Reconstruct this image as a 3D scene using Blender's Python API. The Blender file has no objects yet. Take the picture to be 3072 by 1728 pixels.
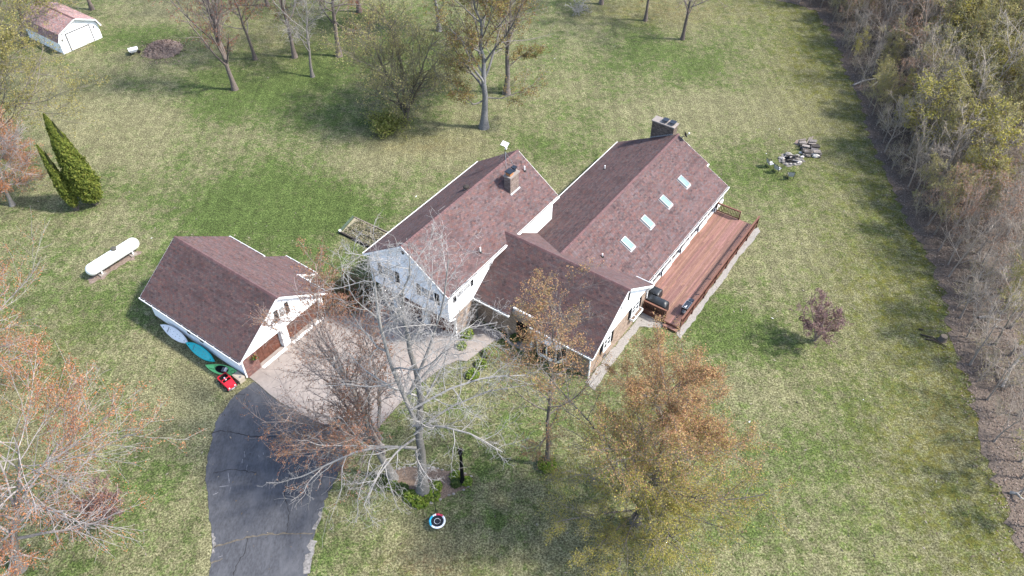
import bpy, math, random
import numpy as np
from mathutils import Matrix, Vector

SC = bpy.context.scene
COL = SC.collection
R = math.radians
rnd = random.Random(7)

# ------------------------------------------------------------------ camera, sky, sun, exposure
cam = bpy.data.cameras.new("camera")
cam.sensor_width = 36.0
cam.lens = 27.46
cam.clip_start = 0.5
cam.clip_end = 3000
camo = bpy.data.objects.new("camera", cam)
COL.objects.link(camo)
camo.matrix_world = Matrix.Translation((0, 0, 45.596)) @ Matrix.Rotation(R(90 - 44.831), 4, 'X') @ Matrix.Rotation(R(0.182), 4, 'Z')
SC.camera = camo

SUN_EL, SUN_AZ = 49.0, 96.0        # azimuth clockwise from +Y
world = bpy.data.worlds.new("World")
SC.world = world
world.use_nodes = True
wn = world.node_tree
wn.nodes.clear()
sky = wn.nodes.new("ShaderNodeTexSky")
sky.sky_type = 'NISHITA'
sky.sun_disc = False
sky.sun_elevation = R(SUN_EL)
sky.sun_rotation = R(SUN_AZ)
sky.air_density = 1.0
sky.dust_density = 1.5
bg = wn.nodes.new("ShaderNodeBackground")
bg.inputs[1].default_value = 0.15
wo = wn.nodes.new("ShaderNodeOutputWorld")
wn.links.new(sky.outputs[0], bg.inputs[0])
wn.links.new(bg.outputs[0], wo.inputs[0])
sun = bpy.data.lights.new("sun", 'SUN')
sun.energy = 2.85
sun.angle = R(4.5)
sun.color = (1.0, 0.95, 0.88)
suno = bpy.data.objects.new("sun", sun)
COL.objects.link(suno)
sd = Vector((math.sin(R(SUN_AZ)) * math.cos(R(SUN_EL)), math.cos(R(SUN_AZ)) * math.cos(R(SUN_EL)), math.sin(R(SUN_EL))))
suno.rotation_euler = sd.to_track_quat('Z', 'Y').to_euler()
SC.view_settings.view_transform = 'Standard'
SC.view_settings.look = 'None'
SC.view_settings.exposure = 1.62
SC.view_settings.gamma = 1.0
SC.view_settings.use_curve_mapping = False

# ------------------------------------------------------------------ frames and object helpers
YAW = 35.121                       # the buildings stand turned by this much
cy, sy = math.cos(R(YAW)), math.sin(R(YAW))


def W(v, u):                       # yard coordinates (along the fronts, away) -> world
    return (v * cy + u * sy, -v * sy + u * cy)


BASE = {}


def tag(o, label=None, cat=None, group=None, kind=None):
    if label: o['label'] = label
    if cat: o['category'] = cat
    if group: o['group'] = group
    if kind: o['kind'] = kind
    return o


def thing(name, label, cat, v, u, z=0.0, rot=0.0, group=None):
    """Empty at a thing's base, turned with the house."""
    o = bpy.data.objects.new(name, None)
    COL.objects.link(o)
    x, y = W(v, u)
    o.location = (x, y, z)
    o.rotation_euler = (0, 0, R(-YAW + rot))
    BASE[o.name] = (v, u, z)
    return tag(o, label, cat, group)


def own(name, label, cat, v, u, z=0.0, rot=0.0, group=None):
    """A thing whose parts are written in its own coordinates."""
    o = thing(name, label, cat, v, u, z, rot, group)
    BASE[o.name] = (0, 0, 0)
    return o


def nrm(a):
    a = Vector(a)
    return a.normalized()


class MB:
    def __init__(s):
        s.v, s.f, s.c = [], [], []

    def add(s, vs, fs, col=None):
        o = len(s.v)
        s.v += [tuple(p) for p in vs]
        s.f += [tuple(i + o for i in f) for f in fs]
        s.c += [col or (1, 1, 1)] * len(vs)

    def hexa(s, p, col=None):      # p: 4 bottom (ccw), 4 top
        s.add(p, [(3, 2, 1, 0), (4, 5, 6, 7), (0, 1, 5, 4), (1, 2, 6, 5), (2, 3, 7, 6), (3, 0, 4, 7)], col)

    def box(s, x0, x1, y0, y1, z0, z1, col=None):
        s.hexa([(x0, y0, z0), (x1, y0, z0), (x1, y1, z0), (x0, y1, z0), (x0, y0, z1), (x1, y0, z1), (x1, y1, z1), (x0, y1, z1)], col)

    def obox(s, c, ax, ay, az, col=None):
        c, ax, ay, az = map(Vector, (c, ax, ay, az))
        s.hexa([c - ax - ay - az, c + ax - ay - az, c + ax + ay - az, c - ax + ay - az,
                c - ax - ay + az, c + ax - ay + az, c + ax + ay + az, c - ax + ay + az], col)

    def bar(s, p, q, w, h=None, col=None, up=(0, 0, 1)):
        p, q = Vector(p), Vector(q)
        d = (q - p)
        t = d.normalized()
        side = t.cross(Vector(up))
        if side.length < 1e-4: side = t.cross(Vector((1, 0, 0)))
        side.normalize()
        n = side.cross(t)
        s.obox((p + q) / 2, d / 2, side * (w / 2), n * ((h or w) / 2), col)

    def tube(s, pts, r, n=8, col=None, cap=True):
        pts = [Vector(p) for p in pts]
        rr = r if isinstance(r, (list, tuple)) else [r] * len(pts)
        vs, fs = [], []
        ref = None
        for i, p in enumerate(pts):
            t = (pts[min(i + 1, len(pts) - 1)] - pts[max(i - 1, 0)]).normalized()
            if ref is None:
                ref = t.orthogonal().normalized()
            a = (ref - t * ref.dot(t)).normalized()
            ref = a
            b = t.cross(a)
            for k in range(n):
                an = 2 * math.pi * k / n
                vs.append(p + (a * math.cos(an) + b * math.sin(an)) * rr[i])
        for i in range(len(pts) - 1):
            for k in range(n):
                fs.append((i * n + k, i * n + (k + 1) % n, (i + 1) * n + (k + 1) % n, (i + 1) * n + k))
        if cap:
            fs.append(tuple(range(n - 1, -1, -1)))
            fs.append(tuple((len(pts) - 1) * n + k for k in range(n)))
        s.add(vs, fs, col)

    def lathe(s, prof, c=(0, 0, 0), n=16, col=None):
        s.tube([(c[0], c[1], c[2] + z) for r, z in prof], [max(r, 1e-4) for r, z in prof], n, col)

    def prism(s, poly, vec, col=None):
        poly = [Vector(p) for p in poly]
        vec = Vector(vec)
        n = len(poly)
        fs = [tuple(range(n - 1, -1, -1)), tuple(range(n, 2 * n))]
        fs += [(i, (i + 1) % n, n + (i + 1) % n, n + i) for i in range(n)]
        s.add(poly + [p + vec for p in poly], fs, col)

    def sphere(s, c, rx, ry=None, rz=None, n=12, m=8, col=None):
        ry = ry or rx
        rz = rz or rx
        vs, fs = [], []
        for i in range(m + 1):
            th = math.pi * i / m
            for k in range(n):
                a = 2 * math.pi * k / n
                vs.append((c[0] + rx * math.sin(th) * math.cos(a), c[1] + ry * math.sin(th) * math.sin(a), c[2] + rz * math.cos(th)))
        for i in range(m):
            for k in range(n):
                fs.append((i * n + k, (i + 1) * n + k, (i + 1) * n + (k + 1) % n, i * n + (k + 1) % n))
        s.add(vs, fs, col)

    def mesh(s, name, base=(0, 0, 0), smooth=False):
        me = bpy.data.meshes.new(name)
        b = base
        me.from_pydata([(p[0] - b[0], p[1] - b[1], p[2] - b[2]) for p in s.v], [], s.f)
        at = me.color_attributes.new("Col", 'FLOAT_COLOR', 'POINT')
        arr = np.ones((len(s.v), 4), np.float32)
        if s.v: arr[:, :3] = np.array(s.c, np.float32)
        at.data.foreach_set('color', arr.ravel())
        if smooth:
            me.polygons.foreach_set('use_smooth', [True] * len(me.polygons))
        me.update()
        return me


def part(name, mb, m, parent, kind=None, label=None, smooth=False):
    b = BASE.get(parent.name, (0, 0, 0)) if parent else (0, 0, 0)
    me = mb.mesh(name, b, smooth)
    me.materials.append(m)
    o = bpy.data.objects.new(name, me)
    COL.objects.link(o)
    if parent:
        o.parent = parent
    BASE[o.name] = b
    return tag(o, label, None, None, kind)


def put(name, me, parent, mat4=None):
    o = bpy.data.objects.new(name, me)
    COL.objects.link(o)
    o.parent = parent
    if mat4 is not None: o.matrix_basis = mat4
    return o


def copy_tree(o, parent=None):
    c = o.copy()
    COL.objects.link(c)
    c.parent = parent
    for ch in list(o.children):
        copy_tree(ch, c)
    return c


# ------------------------------------------------------------------ materials
KEEP = {'white_vinyl', 'white_trim', 'soffit', 'white_pvc', 'white_tank_paint', 'antenna_panel', 'window_glass', 'swing_rim', 'white_plastic', 'red_plastic', 'teal_plastic', 'light_green_plastic'}


def pm(name, col, rough=0.85, var=0.18, scale=6.0, bump=0.0, bscale=None, spec=0.3, attr=False, metal=0.0,
       blotch=0.0, bl_scale=0.6, bl_col=None, stretch=(1, 1, 1), trans=0.0, coat=0.0):
    if name not in KEEP:
        col = tuple(x * 0.645 for x in col)
        if bl_col: bl_col = tuple(x * 0.645 for x in bl_col)
    m = bpy.data.materials.new(name)
    m.use_nodes = True
    nt = m.node_tree
    P = nt.nodes["Principled BSDF"]
    P.inputs['Roughness'].default_value = rough
    P.inputs['Specular IOR Level'].default_value = spec
    P.inputs['Metallic'].default_value = metal
    if coat: P.inputs['Coat Weight'].default_value = coat
    tc = nt.nodes.new("ShaderNodeTexCoord")
    mp = nt.nodes.new("ShaderNodeMapping")
    mp.inputs['Scale'].default_value = stretch
    nt.links.new(tc.outputs['Object'], mp.inputs[0])

    def noise(sc, det=5, ro=0.6):
        n = nt.nodes.new("ShaderNodeTexNoise")
        n.inputs['Scale'].default_value = sc
        n.inputs['Detail'].default_value = det
        n.inputs['Roughness'].default_value = ro
        nt.links.new(mp.outputs[0], n.inputs['Vector'])
        return n.outputs['Fac']

    def mixc(f, a, b, mode='MIX'):
        x = nt.nodes.new("ShaderNodeMix")
        x.data_type = 'RGBA'
        x.blend_type = mode
        for sock, val in ((x.inputs[0], f), (x.inputs[6], a), (x.inputs[7], b)):
            if hasattr(val, 'is_linked'): nt.links.new(val, sock)
            elif isinstance(val, (int, float)): sock.default_value = val
            else: sock.default_value = (*val[:3], 1)
        return x.outputs[2]

    def ramp(f, lo, hi):
        r = nt.nodes.new("ShaderNodeMapRange")
        r.inputs[1].default_value = lo
        r.inputs[2].default_value = hi
        nt.links.new(f, r.inputs[0])
        return r.outputs[0]
    n1 = noise(scale)
    c0 = tuple(max(0, x * (1 - var)) for x in col)
    c1 = tuple(min(1, x * (1 + var)) for x in col)
    c = mixc(ramp(n1, 0.3, 0.7), c0, c1)
    if blotch:
        f = ramp(noise(bl_scale, 4, 0.65), 0.48, 0.68)
        mm = nt.nodes.new("ShaderNodeMath")
        mm.operation = 'MULTIPLY'
        mm.inputs[1].default_value = blotch
        nt.links.new(f, mm.inputs[0])
        c = mixc(mm.outputs[0], c, bl_col or tuple(x * 0.5 for x in col))
    if attr:
        a = nt.nodes.new("ShaderNodeAttribute")
        a.attribute_name = "Col"
        c = mixc(1.0, c, a.outputs['Color'], 'MULTIPLY')
    nt.links.new(c, P.inputs['Base Color'])
    if bump:
        bn = nt.nodes.new("ShaderNodeBump")
        bn.inputs['Strength'].default_value = bump
        bn.inputs['Distance'].default_value = 0.02
        nt.links.new(noise(bscale or scale * 4), bn.inputs['Height'])
        nt.links.new(bn.outputs[0], P.inputs['Normal'])
    if trans:
        out = nt.nodes["Material Output"]
        tr = nt.nodes.new("ShaderNodeBsdfTranslucent")
        nt.links.new(c, tr.inputs['Color'])
        mx = nt.nodes.new("ShaderNodeMixShader")
        mx.inputs[0].default_value = trans
        nt.links.new(P.outputs[0], mx.inputs[1])
        nt.links.new(tr.outputs[0], mx.inputs[2])
        nt.links.new(mx.outputs[0], out.inputs[0])
    return m


M = {}
M['siding'] = pm("white_vinyl", (0.82, 0.835, 0.85), 0.55, 0.04, 3, spec=0.4)
M['trim'] = pm("white_trim", (0.80, 0.80, 0.79), 0.5, 0.04, 4, spec=0.4)
M['soffit'] = pm("soffit", (0.70, 0.70, 0.69), 0.7, 0.05, 3)
M['guttershade'] = pm("gutter_shade", (0.035, 0.03, 0.028), 0.95, 0.4, 8)  # near-black colour that deepens the shade inside the gutters
M['shingle'] = pm("asphalt_shingle", (1, 1, 1), 0.92, 0.20, 14, attr=True, bump=0.5, bscale=120, spec=0.2,
                  blotch=0.45, bl_scale=0.55, bl_col=(0.50, 0.48, 0.50), stretch=(1, 1, 1))
M['deckroof'] = pm("roof_felt", (0.035, 0.028, 0.028), 0.95, 0.2, 5)
M['glass'] = pm("window_glass", (0.020, 0.024, 0.028), 0.10, 0.3, 1.2, spec=0.28)
M['skyglass'] = pm("skylight_glass", (0.24, 0.36, 0.34), 0.25, 0.15, 1.5, spec=0.3)
M['black'] = pm("black_paint", (0.010, 0.010, 0.012), 0.6, 0.3, 5, spec=0.08)
M['cover'] = pm("black_vinyl_cover", (0.018, 0.021, 0.024), 0.45, 0.4, 3, bump=0.4, bscale=5, spec=0.5)
M['door'] = pm("brown_garage_door", (0.15, 0.058, 0.038), 0.6, 0.25, 2.5, spec=0.3)
M['brick'] = pm("brick", (1, 1, 1), 0.9, 0.18, 18, attr=True, bump=0.3, bscale=60)
M['mortar'] = pm("mortar", (0.40, 0.36, 0.31), 0.95, 0.2, 14)
M['concrete'] = pm("concrete", (0.375, 0.325, 0.290), 0.9, 0.12, 3.5, bump=0.25, bscale=40, blotch=0.5, bl_scale=0.45, bl_col=(0.25, 0.22, 0.20))
M['gravel'] = pm("pale_gravel", (0.36, 0.335, 0.305), 0.95, 0.35, 16, bump=0.9, bscale=22, attr=True)
M['mulch'] = pm("bark_mulch", (0.22, 0.16, 0.12), 0.95, 0.5, 12, bump=0.9, bscale=18)
M['wooddeck'] = pm("deck_stain", (0.295, 0.158, 0.122), 0.75, 0.22, 2.2, attr=True, stretch=(6, 1, 6), spec=0.3)
M['rail'] = pm("rail_stain", (0.15, 0.062, 0.042), 0.75, 0.2, 4, spec=0.3, attr=True)
M['oldwood'] = pm("weathered_timber", (0.26, 0.22, 0.18), 0.95, 0.3, 8, bump=0.4)
M['darkwood'] = pm("dark_timber", (0.05, 0.042, 0.036), 0.95, 0.3, 8, bump=0.4)
M['metal'] = pm("galvanised_metal", (0.45, 0.46, 0.47), 0.45, 0.15, 5, metal=0.7)
M['lead'] = pm("flashing", (0.42, 0.43, 0.44), 0.6, 0.2, 5, metal=0.3)
M['pvc'] = pm("white_pvc", (0.78, 0.77, 0.74), 0.5, 0.05, 5)
M['tank'] = pm("white_tank_paint", (0.83, 0.83, 0.81), 0.4, 0.03, 2.5, spec=0.4)
M['tankcap'] = pm("tank_dome", (0.10, 0.095, 0.075), 0.7, 0.2, 6)
M['red'] = pm("red_plastic", (0.50, 0.014, 0.026), 0.35, 0.08, 6, spec=0.5)
M['rubber'] = pm("black_rubber", (0.018, 0.018, 0.018), 0.8, 0.2, 8)
M['teal'] = pm("teal_plastic", (0.0, 0.42, 0.45), 0.35, 0.07, 3, spec=0.5)
M['whiteplastic'] = pm("white_plastic", (0.74, 0.74, 0.76), 0.4, 0.05, 4, spec=0.5)
M['lime'] = pm("light_green_plastic", (0.16, 0.58, 0.19), 0.35, 0.07, 3, spec=0.5)
M['beige'] = pm("beige_plastic", (0.52, 0.45, 0.36), 0.5, 0.08, 4)
M['grey'] = pm("grey_plastic", (0.20, 0.20, 0.21), 0.5, 0.15, 4)
M['terracotta'] = pm("clay_flue", (0.50, 0.23, 0.10), 0.85, 0.12, 8)
M['blueblack'] = pm("dark_blue_metal", (0.016, 0.022, 0.034), 0.45, 0.25, 4, spec=0.5)
M['panelwhite'] = pm("antenna_panel", (0.86, 0.84, 0.84), 0.35, 0.03, 4)
M['bark'] = pm("bark", (1, 1, 1), 0.95, 0.28, 7, attr=True, bump=0.6, bscale=26)
M['leaf'] = pm("leaf", (1, 1, 1), 0.75, 0.12, 5, attr=True, trans=0.35, spec=0.25)
M['litter'] = pm("leaf_litter_bits", (1, 1, 1), 0.95, 0.2, 5, attr=True)
M['stone'] = pm("stone", (0.36, 0.34, 0.31), 0.95, 0.25, 7, bump=0.7, bscale=16, attr=True)
M['log'] = pm("split_log", (0.225, 0.205, 0.19), 0.95, 0.35, 9, bump=0.5, attr=True)
M['ash'] = pm("ash_ground", (0.20, 0.185, 0.17), 0.98, 0.4, 3.5, bump=0.6, bscale=14)
M['sling'] = pm("grey_sling_fabric", (0.58, 0.58, 0.57), 0.8, 0.08, 14)
M['swingrim'] = pm("swing_rim", (1, 1, 1), 0.6, 0.05, 6, attr=True)
M['rope'] = pm("black_rope", (0.02, 0.02, 0.02), 0.9, 0.2, 20)
M['asphalt'] = pm("driveway_asphalt", (0.082, 0.085, 0.096), 0.88, 0.28, 5, bump=0.5, bscale=70, spec=0.35,
                  blotch=0.55, bl_scale=0.55, bl_col=(0.155, 0.158, 0.172), stretch=(1.6, 0.7, 1))
M['crumble'] = pm('crumbled_edge', (0.26, 0.245, 0.23), 0.95, 0.5, 6, bump=0.8)
M['crack'] = pm("crack_fill", (0.15, 0.13, 0.10), 0.95, 0.45, 5, bump=0.5)
M['paint'] = pm("chalky_white_mark", (0.22, 0.22, 0.235), 0.9, 0.4, 9)
M['soil'] = pm("dug_soil", (0.25, 0.19, 0.155), 0.98, 0.45, 6, bump=0.9, bscale=12, attr=True)

# ------------------------------------------------------------------ ground
def jag(pts, step=0.45, amp=0.06, closed=True, seed=1):
    """Edge points resampled with a small wobble, as turf creeps over an edge."""
    rr = random.Random(seed)
    out = []
    n = len(pts)
    for i in range(n if closed else n - 1):
        a, b = Vector(pts[i]), Vector(pts[(i + 1) % n])
        k = max(1, int((b - a).length / step))
        d = (b - a)
        nn = Vector((-d.y, d.x)).normalized() if d.length > 1e-6 else Vector((0, 0))
        for j in range(k):
            p = a.lerp(b, j / k) + nn * rr.uniform(-amp, amp)
            out.append((p.x, p.y))
    if not closed: out.append(tuple(pts[-1]))
    return out


def sheet(name, pts, z0, z1, m, parent=None, kind='structure'):
    """A slab with its top at z1 and sides down to z0; pts in world metres."""
    n = len(pts)
    vs = [(x, y, z1) for x, y in pts] + [(x, y, z0) for x, y in pts]
    fs = [tuple(range(n))] + [(i, i + n, (i + 1) % n + n, (i + 1) % n) for i in range(n)]
    mb = MB()
    mb.add(vs, fs)
    o = part(name, mb, m, parent)
    if kind: o['kind'] = kind
    return o


FOREST_EDGE = [(44.5, 118.0), (40.8, 108.0), (34.77, 99.88), (38.82, 97.00), (39.41, 91.51), (38.91, 85.61), (38.26, 80.20), (37.75, 73.21), (36.71, 67.55), (36.47, 62.95),
               (36.23, 59.23), (35.92, 54.80), (35.96, 49.45), (35.59, 45.40), (34.33, 40.98), (33.94, 37.94), (33.27, 34.50), (32.73, 31.89),
               (32.15, 27.90), (31.74, 24.77), (31.50, 22.31), (33.0, 14.0), (34.5, 2.0), (36.0, -14.0)]
FE = np.array(FOREST_EDGE)


def edge_dist(x, y):
    """Signed metres from the wood's edge: negative on the lawn, positive in the wood."""
    x = np.asarray(x, float)
    y = np.asarray(y, float)
    best = np.full(x.shape, 1e9)
    for a, b in zip(FE[:-1], FE[1:]):
        d = b - a
        t = np.clip(((x - a[0]) * d[0] + (y - a[1]) * d[1]) / (d @ d), 0, 1)
        best = np.minimum(best, np.hypot(x - a[0] - t * d[0], y - a[1] - t * d[1]))
    yy = FE[::-1, 1]
    ex = np.interp(y, yy, FE[::-1, 0])
    return np.where(x > ex, best, -best)


def make_lawn_material():
    m = bpy.data.materials.new("lawn_turf")
    m.use_nodes = True
    nt = m.node_tree
    L = nt.links.new
    P = nt.nodes["Principled BSDF"]
    P.inputs['Roughness'].default_value = 0.95
    P.inputs['Specular IOR Level'].default_value = 0.12
    geo = nt.nodes.new("ShaderNodeNewGeometry")

    def noise(sc, det=4, ro=0.6, off=0.0, st=None):
        v = geo.outputs['Position']
        mp = nt.nodes.new("ShaderNodeMapping")
        mp.inputs['Location'].default_value = (off, off * 0.7, 0)
        if st: mp.inputs['Scale'].default_value = st
        L(v, mp.inputs[0])
        n = nt.nodes.new("ShaderNodeTexNoise")
        n.inputs['Scale'].default_value = sc
        n.inputs['Detail'].default_value = det
        n.inputs['Roughness'].default_value = ro
        L(mp.outputs[0], n.inputs['Vector'])
        return n.outputs['Fac']

    def math_(op, a, b=None, c=None):
        x = nt.nodes.new("ShaderNodeMath")
        x.operation = op
        for i, val in enumerate((a, b, c)):
            if val is None: continue
            if hasattr(val, 'is_linked'): L(val, x.inputs[i])
            else: x.inputs[i].default_value = val
        return x.outputs[0]

    def rng(f, lo, hi, a=0.0, b=1.0):
        r = nt.nodes.new("ShaderNodeMapRange")
        r.interpolation_type = 'SMOOTHSTEP'
        r.inputs[1].default_value, r.inputs[2].default_value = lo, hi
        r.inputs[3].default_value, r.inputs[4].default_value = a, b
        L(f, r.inputs[0])
        return r.outputs[0]

    def mix(f, a, b, mode='MIX'):
        x = nt.nodes.new("ShaderNodeMix")
        x.data_type = 'RGBA'
        x.blend_type = mode
        for sock, val in ((x.inputs[0], f), (x.inputs[6], a), (x.inputs[7], b)):
            if hasattr(val, 'is_linked'): L(val, sock)
            elif isinstance(val, (int, float)): sock.default_value = val
            else: sock.default_value = (*val, 1)
        return x.outputs[2]

    def attr(n):
        a = nt.nodes.new("ShaderNodeAttribute")
        a.attribute_name = n
        return a.outputs['Fac']
    big = noise(0.16, 6, 0.68)
    mid = noise(0.9, 7, 0.74, 13)
    sml = noise(3.6, 6, 0.78, 31)
    fine = noise(8.0, 4, 0.75, 57)
    hair = noise(17.0, 3, 0.8, 91)

    def clumps(sc, off):
        warp = nt.nodes.new("ShaderNodeTexNoise")
        warp.inputs['Scale'].default_value = sc * 1.6
        warp.inputs['Detail'].default_value = 3
        L(geo.outputs['Position'], warp.inputs['Vector'])
        va = nt.nodes.new("ShaderNodeVectorMath")
        va.operation = 'MULTIPLY_ADD'
        va.inputs[1].default_value = (1.1 / sc,) * 3
        L(warp.outputs['Color'], va.inputs[0])
        L(geo.outputs['Position'], va.inputs[2])
        vv = nt.nodes.new("ShaderNodeTexVoronoi")
        vv.inputs['Scale'].default_value = sc
        L(va.outputs[0], vv.inputs['Vector'])
        sp = nt.nodes.new("ShaderNodeSeparateColor")
        L(vv.outputs['Color'], sp.inputs[0])
        return sp.outputs[0], sp.outputs[1], vv.outputs['Distance']
    ca1, cb1, cd1 = clumps(2.2, 0)
    ca2, cb2, cd2 = clumps(6.5, 5)
    g = math_('ADD', math_('MULTIPLY', big, 0.75), math_('MULTIPLY', mid, 0.85))
    g = math_('ADD', g, math_('MULTIPLY', sml, 0.65))
    g = math_('ADD', g, math_('MULTIPLY', fine, 0.35))
    g = math_('ADD', g, math_('MULTIPLY', attr('green'), 0.30))
    g = math_('SUBTRACT', g, math_('MULTIPLY', attr('dry'), 0.26))
    g = math_('ADD', g, math_('MULTIPLY', math_('SUBTRACT', ca1, 0.5), 0.20))
    g = math_('ADD', g, math_('MULTIPLY', math_('SUBTRACT', ca2, 0.5), 0.17))
    gf = rng(g, 1.15, 1.57)
    tan = mix(rng(fine, 0.40, 0.60), (0.130, 0.124, 0.060), (0.270, 0.256, 0.143))
    grn = mix(rng(fine, 0.40, 0.62), (0.050, 0.078, 0.020), (0.119, 0.161, 0.047))
    c = mix(gf, tan, grn)
    olive = mix(rng(sml, 0.35, 0.65), (0.062, 0.064, 0.010), (0.135, 0.128, 0.028))
    mf = math_('MULTIPLY', attr('moss'), rng(math_('ADD', math_('MULTIPLY', mid, 0.6), math_('MULTIPLY', sml, 0.5)), 0.45, 0.66))
    c = mix(mf, c, olive)
    bf = math_('MULTIPLY', attr('rust'), rng(math_('ADD', math_('MULTIPLY', mid, 0.5), math_('MULTIPLY', sml, 0.6)), 0.46, 0.68))
    c = mix(bf, c, mix(rng(fine, 0.3, 0.7), (0.12, 0.07, 0.036), (0.22, 0.145, 0.085)))
    lum = math_('MULTIPLY', rng(hair, 0.36, 0.64, 0.66, 1.28), rng(fine, 0.36, 0.64, 0.72, 1.24))
    lum = math_('MULTIPLY', lum, rng(cb2, 0.0, 1.0, 0.83, 1.17))
    lum = math_('MULTIPLY', lum, rng(cb1, 0.0, 1.0, 0.88, 1.12))
    stv = nt.nodes.new("ShaderNodeMapping")
    stv.inputs['Rotation'].default_value = (0, 0, R(-14))
    stv.inputs['Scale'].default_value = (1.5, 0.05, 1)
    L(geo.outputs['Position'], stv.inputs[0])
    stn = nt.nodes.new("ShaderNodeTexNoise")
    stn.inputs['Scale'].default_value = 1.0
    stn.inputs['Detail'].default_value = 3
    L(stv.outputs[0], stn.inputs['Vector'])
    lum = math_('MULTIPLY', lum, rng(stn.outputs['Fac'], 0.38, 0.62, 0.92, 1.08))
    lum = math_('MULTIPLY', lum, rng(mid, 0.36, 0.64, 0.82, 1.12))
    comb = nt.nodes.new("ShaderNodeCombineColor")
    for i in range(3): L(math_('MULTIPLY', lum, 0.70), comb.inputs[i])
    c = mix(1.0, c, comb.outputs[0], 'MULTIPLY')
    L(c, P.inputs['Base Color'])
    b1 = nt.nodes.new("ShaderNodeBump")
    b1.inputs['Strength'].default_value = 0.85
    b1.inputs['Distance'].default_value = 0.06
    L(fine, b1.inputs['Height'])
    L(b1.outputs[0], P.inputs['Normal'])
    return m


def axis_coords(lo, hi, far_lo, far_hi, step):
    a = list(np.arange(lo, hi + step, step))
    d = step
    x = a[-1]
    while x < far_hi:
        d *= 1.6
        x += d
        a.append(x)
    d = step
    x = a[0]
    while x > far_lo:
        d *= 1.6
        x -= d
        a.insert(0, x)
    return np.array(a)


LEFT_EDGE = [(-19.16, 35.82), (-19.72, 35.41), (-20.36, 34.59), (-20.83, 33.34), (-21.02, 32.31), (-20.98, 30.80), (-20.63, 28.73), (-20.41, 27.71), (-19.73, 25.76), (-19.06, 23.91), (-18.65, 23.02), (-18.53, 22.15), (-18.37, 21.13)]


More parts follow.
